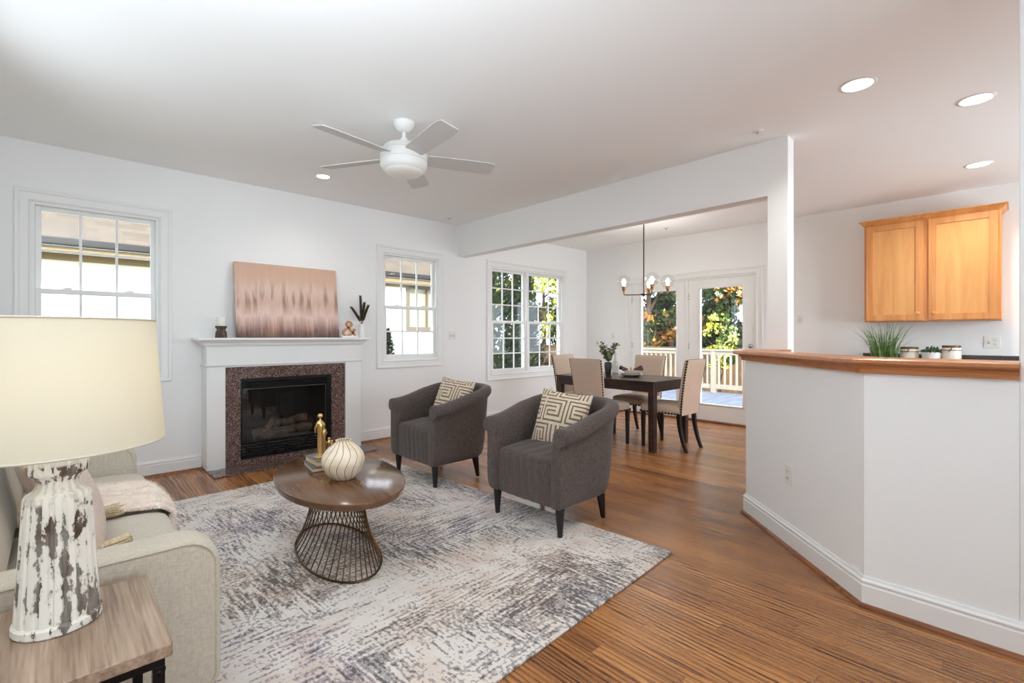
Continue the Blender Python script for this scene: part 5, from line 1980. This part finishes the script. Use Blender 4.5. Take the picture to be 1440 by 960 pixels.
# trees
def leaves(bm, c, rad, n_, size, rr, mi=0, shell=0.5):
    for k in range(n_):
        d = Vector((rr.gauss(0, 1), rr.gauss(0, 1), rr.gauss(0, 1))).normalized()
        q = shell + (1 - shell) * rr.random()
        p = Vector((c[0] + d.x * rad[0] * q, c[1] + d.y * rad[1] * q, c[2] + d.z * rad[2] * q))
        e = Vector((rr.gauss(0, 1), rr.gauss(0, 1), rr.gauss(0, 1))).normalized() * size * rr.uniform(0.6, 1.3)
        s = e.orthogonal().normalized(); s.rotate(Matrix.Rotation(rr.random() * 6, 3, e)); s *= size * 0.35
        face(bm, [bm.verts.new(p - e * 0.5), bm.verts.new(p + s), bm.verts.new(p + e * 0.5), bm.verts.new(p - s)], mi)
BARK = mat('tree_bark', (92, 76, 62), 0.9, bump=((10, 10, 3), 0.8, 0.03))
def leaf_mat(name, c1, c2, sc_=2.0):
    m_ = mat(name, c1, 0.6, var=(c2, (sc_, sc_, sc_), 0.42, 0.60))
    m_.node_tree.nodes['Principled BSDF'].inputs['Specular IOR Level'].default_value = 0.1
    return m_
LG = leaf_mat('leaf_green', (40, 60, 30), (80, 104, 48))
LY = leaf_mat('leaf_yellow', (206, 204, 74), (232, 236, 150), 1.2)
LO = leaf_mat('leaf_orange', (176, 112, 52), (214, 168, 92), 2.0)
LD = leaf_mat('leaf_dark', (30, 42, 28), (58, 72, 44), 1.5)
def tree(x, y, h_, r, mats, label, seed, n_=2600, size=0.16, z0=-0.7, low=0.25, trunk=0.14):
    t = thing('garden_tree', label, 'tree', (x, y, z0))
    rr = random.Random(seed)
    bm = nb()
    tube(bm, [(0, 0, 0), (0.05, 0.03, h_ * 0.3), (-0.04, 0, h_ * 0.6), (0, 0, h_ * 0.85)], [trunk, trunk * 0.8, trunk * 0.5, trunk * 0.2], 8)
    for k in range(7):
        an = rr.random() * 2 * PI; zz = h_ * rr.uniform(0.3, 0.6)
        tube(bm, [(0, 0, zz), (r * 0.4 * math.cos(an), r * 0.4 * math.sin(an), zz + h_ * 0.12), (r * 0.85 * math.cos(an), r * 0.85 * math.sin(an), zz + h_ * 0.2)], [trunk * 0.4, trunk * 0.25, trunk * 0.1], 6)
    obj('trunk', bm, BARK, t)
    bm = nb()
    NC = 22
    for k in range(NC):
        an = rr.random() * 2 * PI; q = math.sqrt(rr.random())
        zz = h_ * (low + (1 - low) * rr.random())
        fr_ = 1 - abs((zz / h_ - low) / (1 - low) - 0.45) * 0.9
        c = (r * q * fr_ * math.cos(an), r * q * fr_ * math.sin(an), zz)
        rd = r * rr.uniform(0.28, 0.45)
        mi_ = rr.randrange(len(mats))
        for q_ in range(6):
            leaves(bm, c, (rd, rd, rd * 0.8), n_ // NC // 6, size, rr, mi_ if rr.random() < 0.4 else rr.randrange(len(mats)), 0.3)
    obj('foliage', bm, mats, t, smooth=False)
    return t
def conifer(x, y, h_, r, label, seed, z0=-0.7, m_=None, n_=3000, size=0.14):
    t = thing('conifer', label, 'tree', (x, y, z0))
    rr = random.Random(seed)
    bm = nb(); tube(bm, [(0, 0, 0), (0, 0, h_ * 0.9)], [0.08, 0.02], 8)
    obj('trunk', bm, BARK, t)
    bm = nb()
    for k in range(n_):
        q = rr.random() ** 1.4
        z = 0.1 + (h_ - 0.1) * q
        rad = r * (1 - q) ** 0.75 * rr.uniform(0.55, 1.08) + 0.02
        an = rr.random() * 2 * PI
        p_ = Vector((rad * math.cos(an), rad * math.sin(an), z))
        e = Vector((math.cos(an) * 0.7, math.sin(an) * 0.7, 0.6 + rr.uniform(-0.4, 0.5))).normalized() * size * rr.uniform(0.6, 1.2)
        s = Vector((-math.sin(an), math.cos(an), rr.uniform(-0.5, 0.5))).normalized() * size * 0.22
        face(bm, [bm.verts.new(p_ - e * 0.4), bm.verts.new(p_ + s), bm.verts.new(p_ + e * 0.6), bm.verts.new(p_ - s)])
    obj('foliage', bm, m_ or LD, t, smooth=False)
    return t
conifer(3.86, 7.0, 2.05, 0.42, 'small conifer seen low in the window right of the fireplace', 1, n_=2600, size=0.09)
conifer(8.95, 10.2, 5.2, 1.1, 'tall dark conifer filling the left of the twin window', 2, n_=5200, size=0.2)
conifer(11.35, 11.5, 5.0, 1.0, 'tall dark conifer behind, near the middle of the twin window', 3, n_=4800, size=0.22)
tree(19.4, 17.9, 7.5, 2.6, [LY, LY, LG], 'sunlit yellow green tree right in the twin window', 4, 6000, 0.28)
conifer(14.2, 14.1, 2.9, 0.85, 'low dark conifer beyond the fence near the twin window mullion', 13, n_=2500, size=0.16)
conifer(16.2, 14.1, 3.2, 0.85, 'low dark conifer beyond the fence at the right of the twin window', 14, n_=2500, size=0.16)
tree(14.9, 8.8, 6.5, 1.3, [LG, LO, LD], 'green and orange autumn tree in the left door pane', 6, 9000, 0.20, low=0.15)
tree(19.6, 10.5, 8.0, 1.75, [LO, LG, LD], 'tall autumn tree with orange leaves far behind the deck', 7, 6500, 0.26, low=0.15)
tree(14.6, 6.1, 6.5, 1.25, [LG, LD, LG, LD, LO], 'dense dark green tree in the right door pane', 8, 15000, 0.19, low=0.04)
tree(19.2, 6.8, 8.5, 1.75, [LD, LG, LD], 'tall dark tree at the back in the right door pane', 9, 11000, 0.30, low=0.0)
tree(11.85, 5.05, 2.4, 0.40, [LY, LG], 'bright yellow green shrub just beyond the deck railing', 10, 1500, 0.10, low=0.5, trunk=0.04)
tree(27.5, 13.5, 8.0, 2.6, [LD, LG], 'dark tree far behind the autumn trees', 12, 6000, 0.32, low=0.05)
tree(27.5, 8.5, 8.0, 2.6, [LD, LG], 'farthest dark tree behind the deck on the right', 15, 9000, 0.34, low=0.0)

conifer(22.2, 9.3, 4.2, 1.25, 'broad dark conifer filling the gap low behind the right door pane', 16, n_=5000, size=0.24)
conifer(22.8, 6.6, 4.4, 1.25, 'broad dark conifer deep behind the deck at the right', 17, n_=5000, size=0.24)

# fences
def fence(x0, y0, x1, y1, z0, z1, label, col):
    t = thing('board_fence', label, 'fence', (0, 0, 0))
    fm = mat('fence_boards', col, 0.85, var=(tuple(int(c * 0.75) for c in col), (3, 3, 0.6), 0.35, 0.65))
    L = math.hypot(x1 - x0, y1 - y0); an = math.atan2(y1 - y0, x1 - x0)
    T = Matrix.Translation((x0, y0, 0)) @ Matrix.Rotation(an, 4, 'Z')
    bm = nb()
    k = 0
    while k * 0.15 < L:
        box(bm, k * 0.15, k * 0.15 + 0.138, 0, 0.02, z0, z1 - 0.03, T=T)
        k += 1
    obj('fence_boards', bm, fm, t, smooth=False)
    bm = nb()
    box(bm, 0, L, -0.04, 0.06, z1 - 0.03, z1 + 0.01, T=T)
    box(bm, 0, L, 0.02, 0.06, z0 + 0.3, z0 + 0.39, T=T)
    obj('fence_rail', bm, fm, t, smooth=False)
fence(9.0, 12.95, 22, 12.95, -0.7, 0.46, 'brown board fence below the twin window trees', (150, 122, 96))
fence(12.7, 0, 12.7, 12.8, -0.7, 0.92, 'brown board fence behind the deck', (142, 112, 84))

# deck and railing
DKM = mat('deck_boards', (118, 124, 136), 0.8, var=((100, 104, 114), (1, 14, 1), 0.4, 0.6))
bm = nb()
for k in range(29):
    x = XD + WT + 0.02 + k * 0.145
    box(bm, x, x + 0.138, 0.5, 8.9, -0.09, -0.06)
o = obj('deck', bm, DKM, smooth=False)
box_ = nb()
structure(o, 'pale board deck outside the french doors')
rl = thing('deck_railing', 'white deck railing with square balusters outside the french doors', 'railing', (0, 0, 0))
RM = mat('railing_paint', (164, 154, 137), 0.6)
RX = 11.0
bm = nb(); box(bm, RX - 0.06, RX + 0.06, 0.5, 8.9, 0.895, 0.935); box(bm, RX - 0.03, RX + 0.03, 0.5, 8.9, 0.81, 0.894)
obj('top_rail', bm, RM, rl)
bm = nb(); box(bm, RX - 0.03, RX + 0.03, 0.5, 8.9, 0.03, 0.13)
obj('bottom_rail', bm, RM, rl)
k = 0
y = 2.2
while y < 8.6:
    bm = nb(); box(bm, RX - 0.02, RX + 0.02, y - 0.02, y + 0.02, 0.13, 0.81)
    obj('baluster', bm, RM, rl)
    y += 0.132
for y in (0.55, 2.8, 4.83, 6.85, 8.85):
    bm = nb(); box(bm, RX - 0.05, RX + 0.05, y - 0.05, y + 0.05, -0.7, 0.895)
    obj('post', bm, RM, rl)
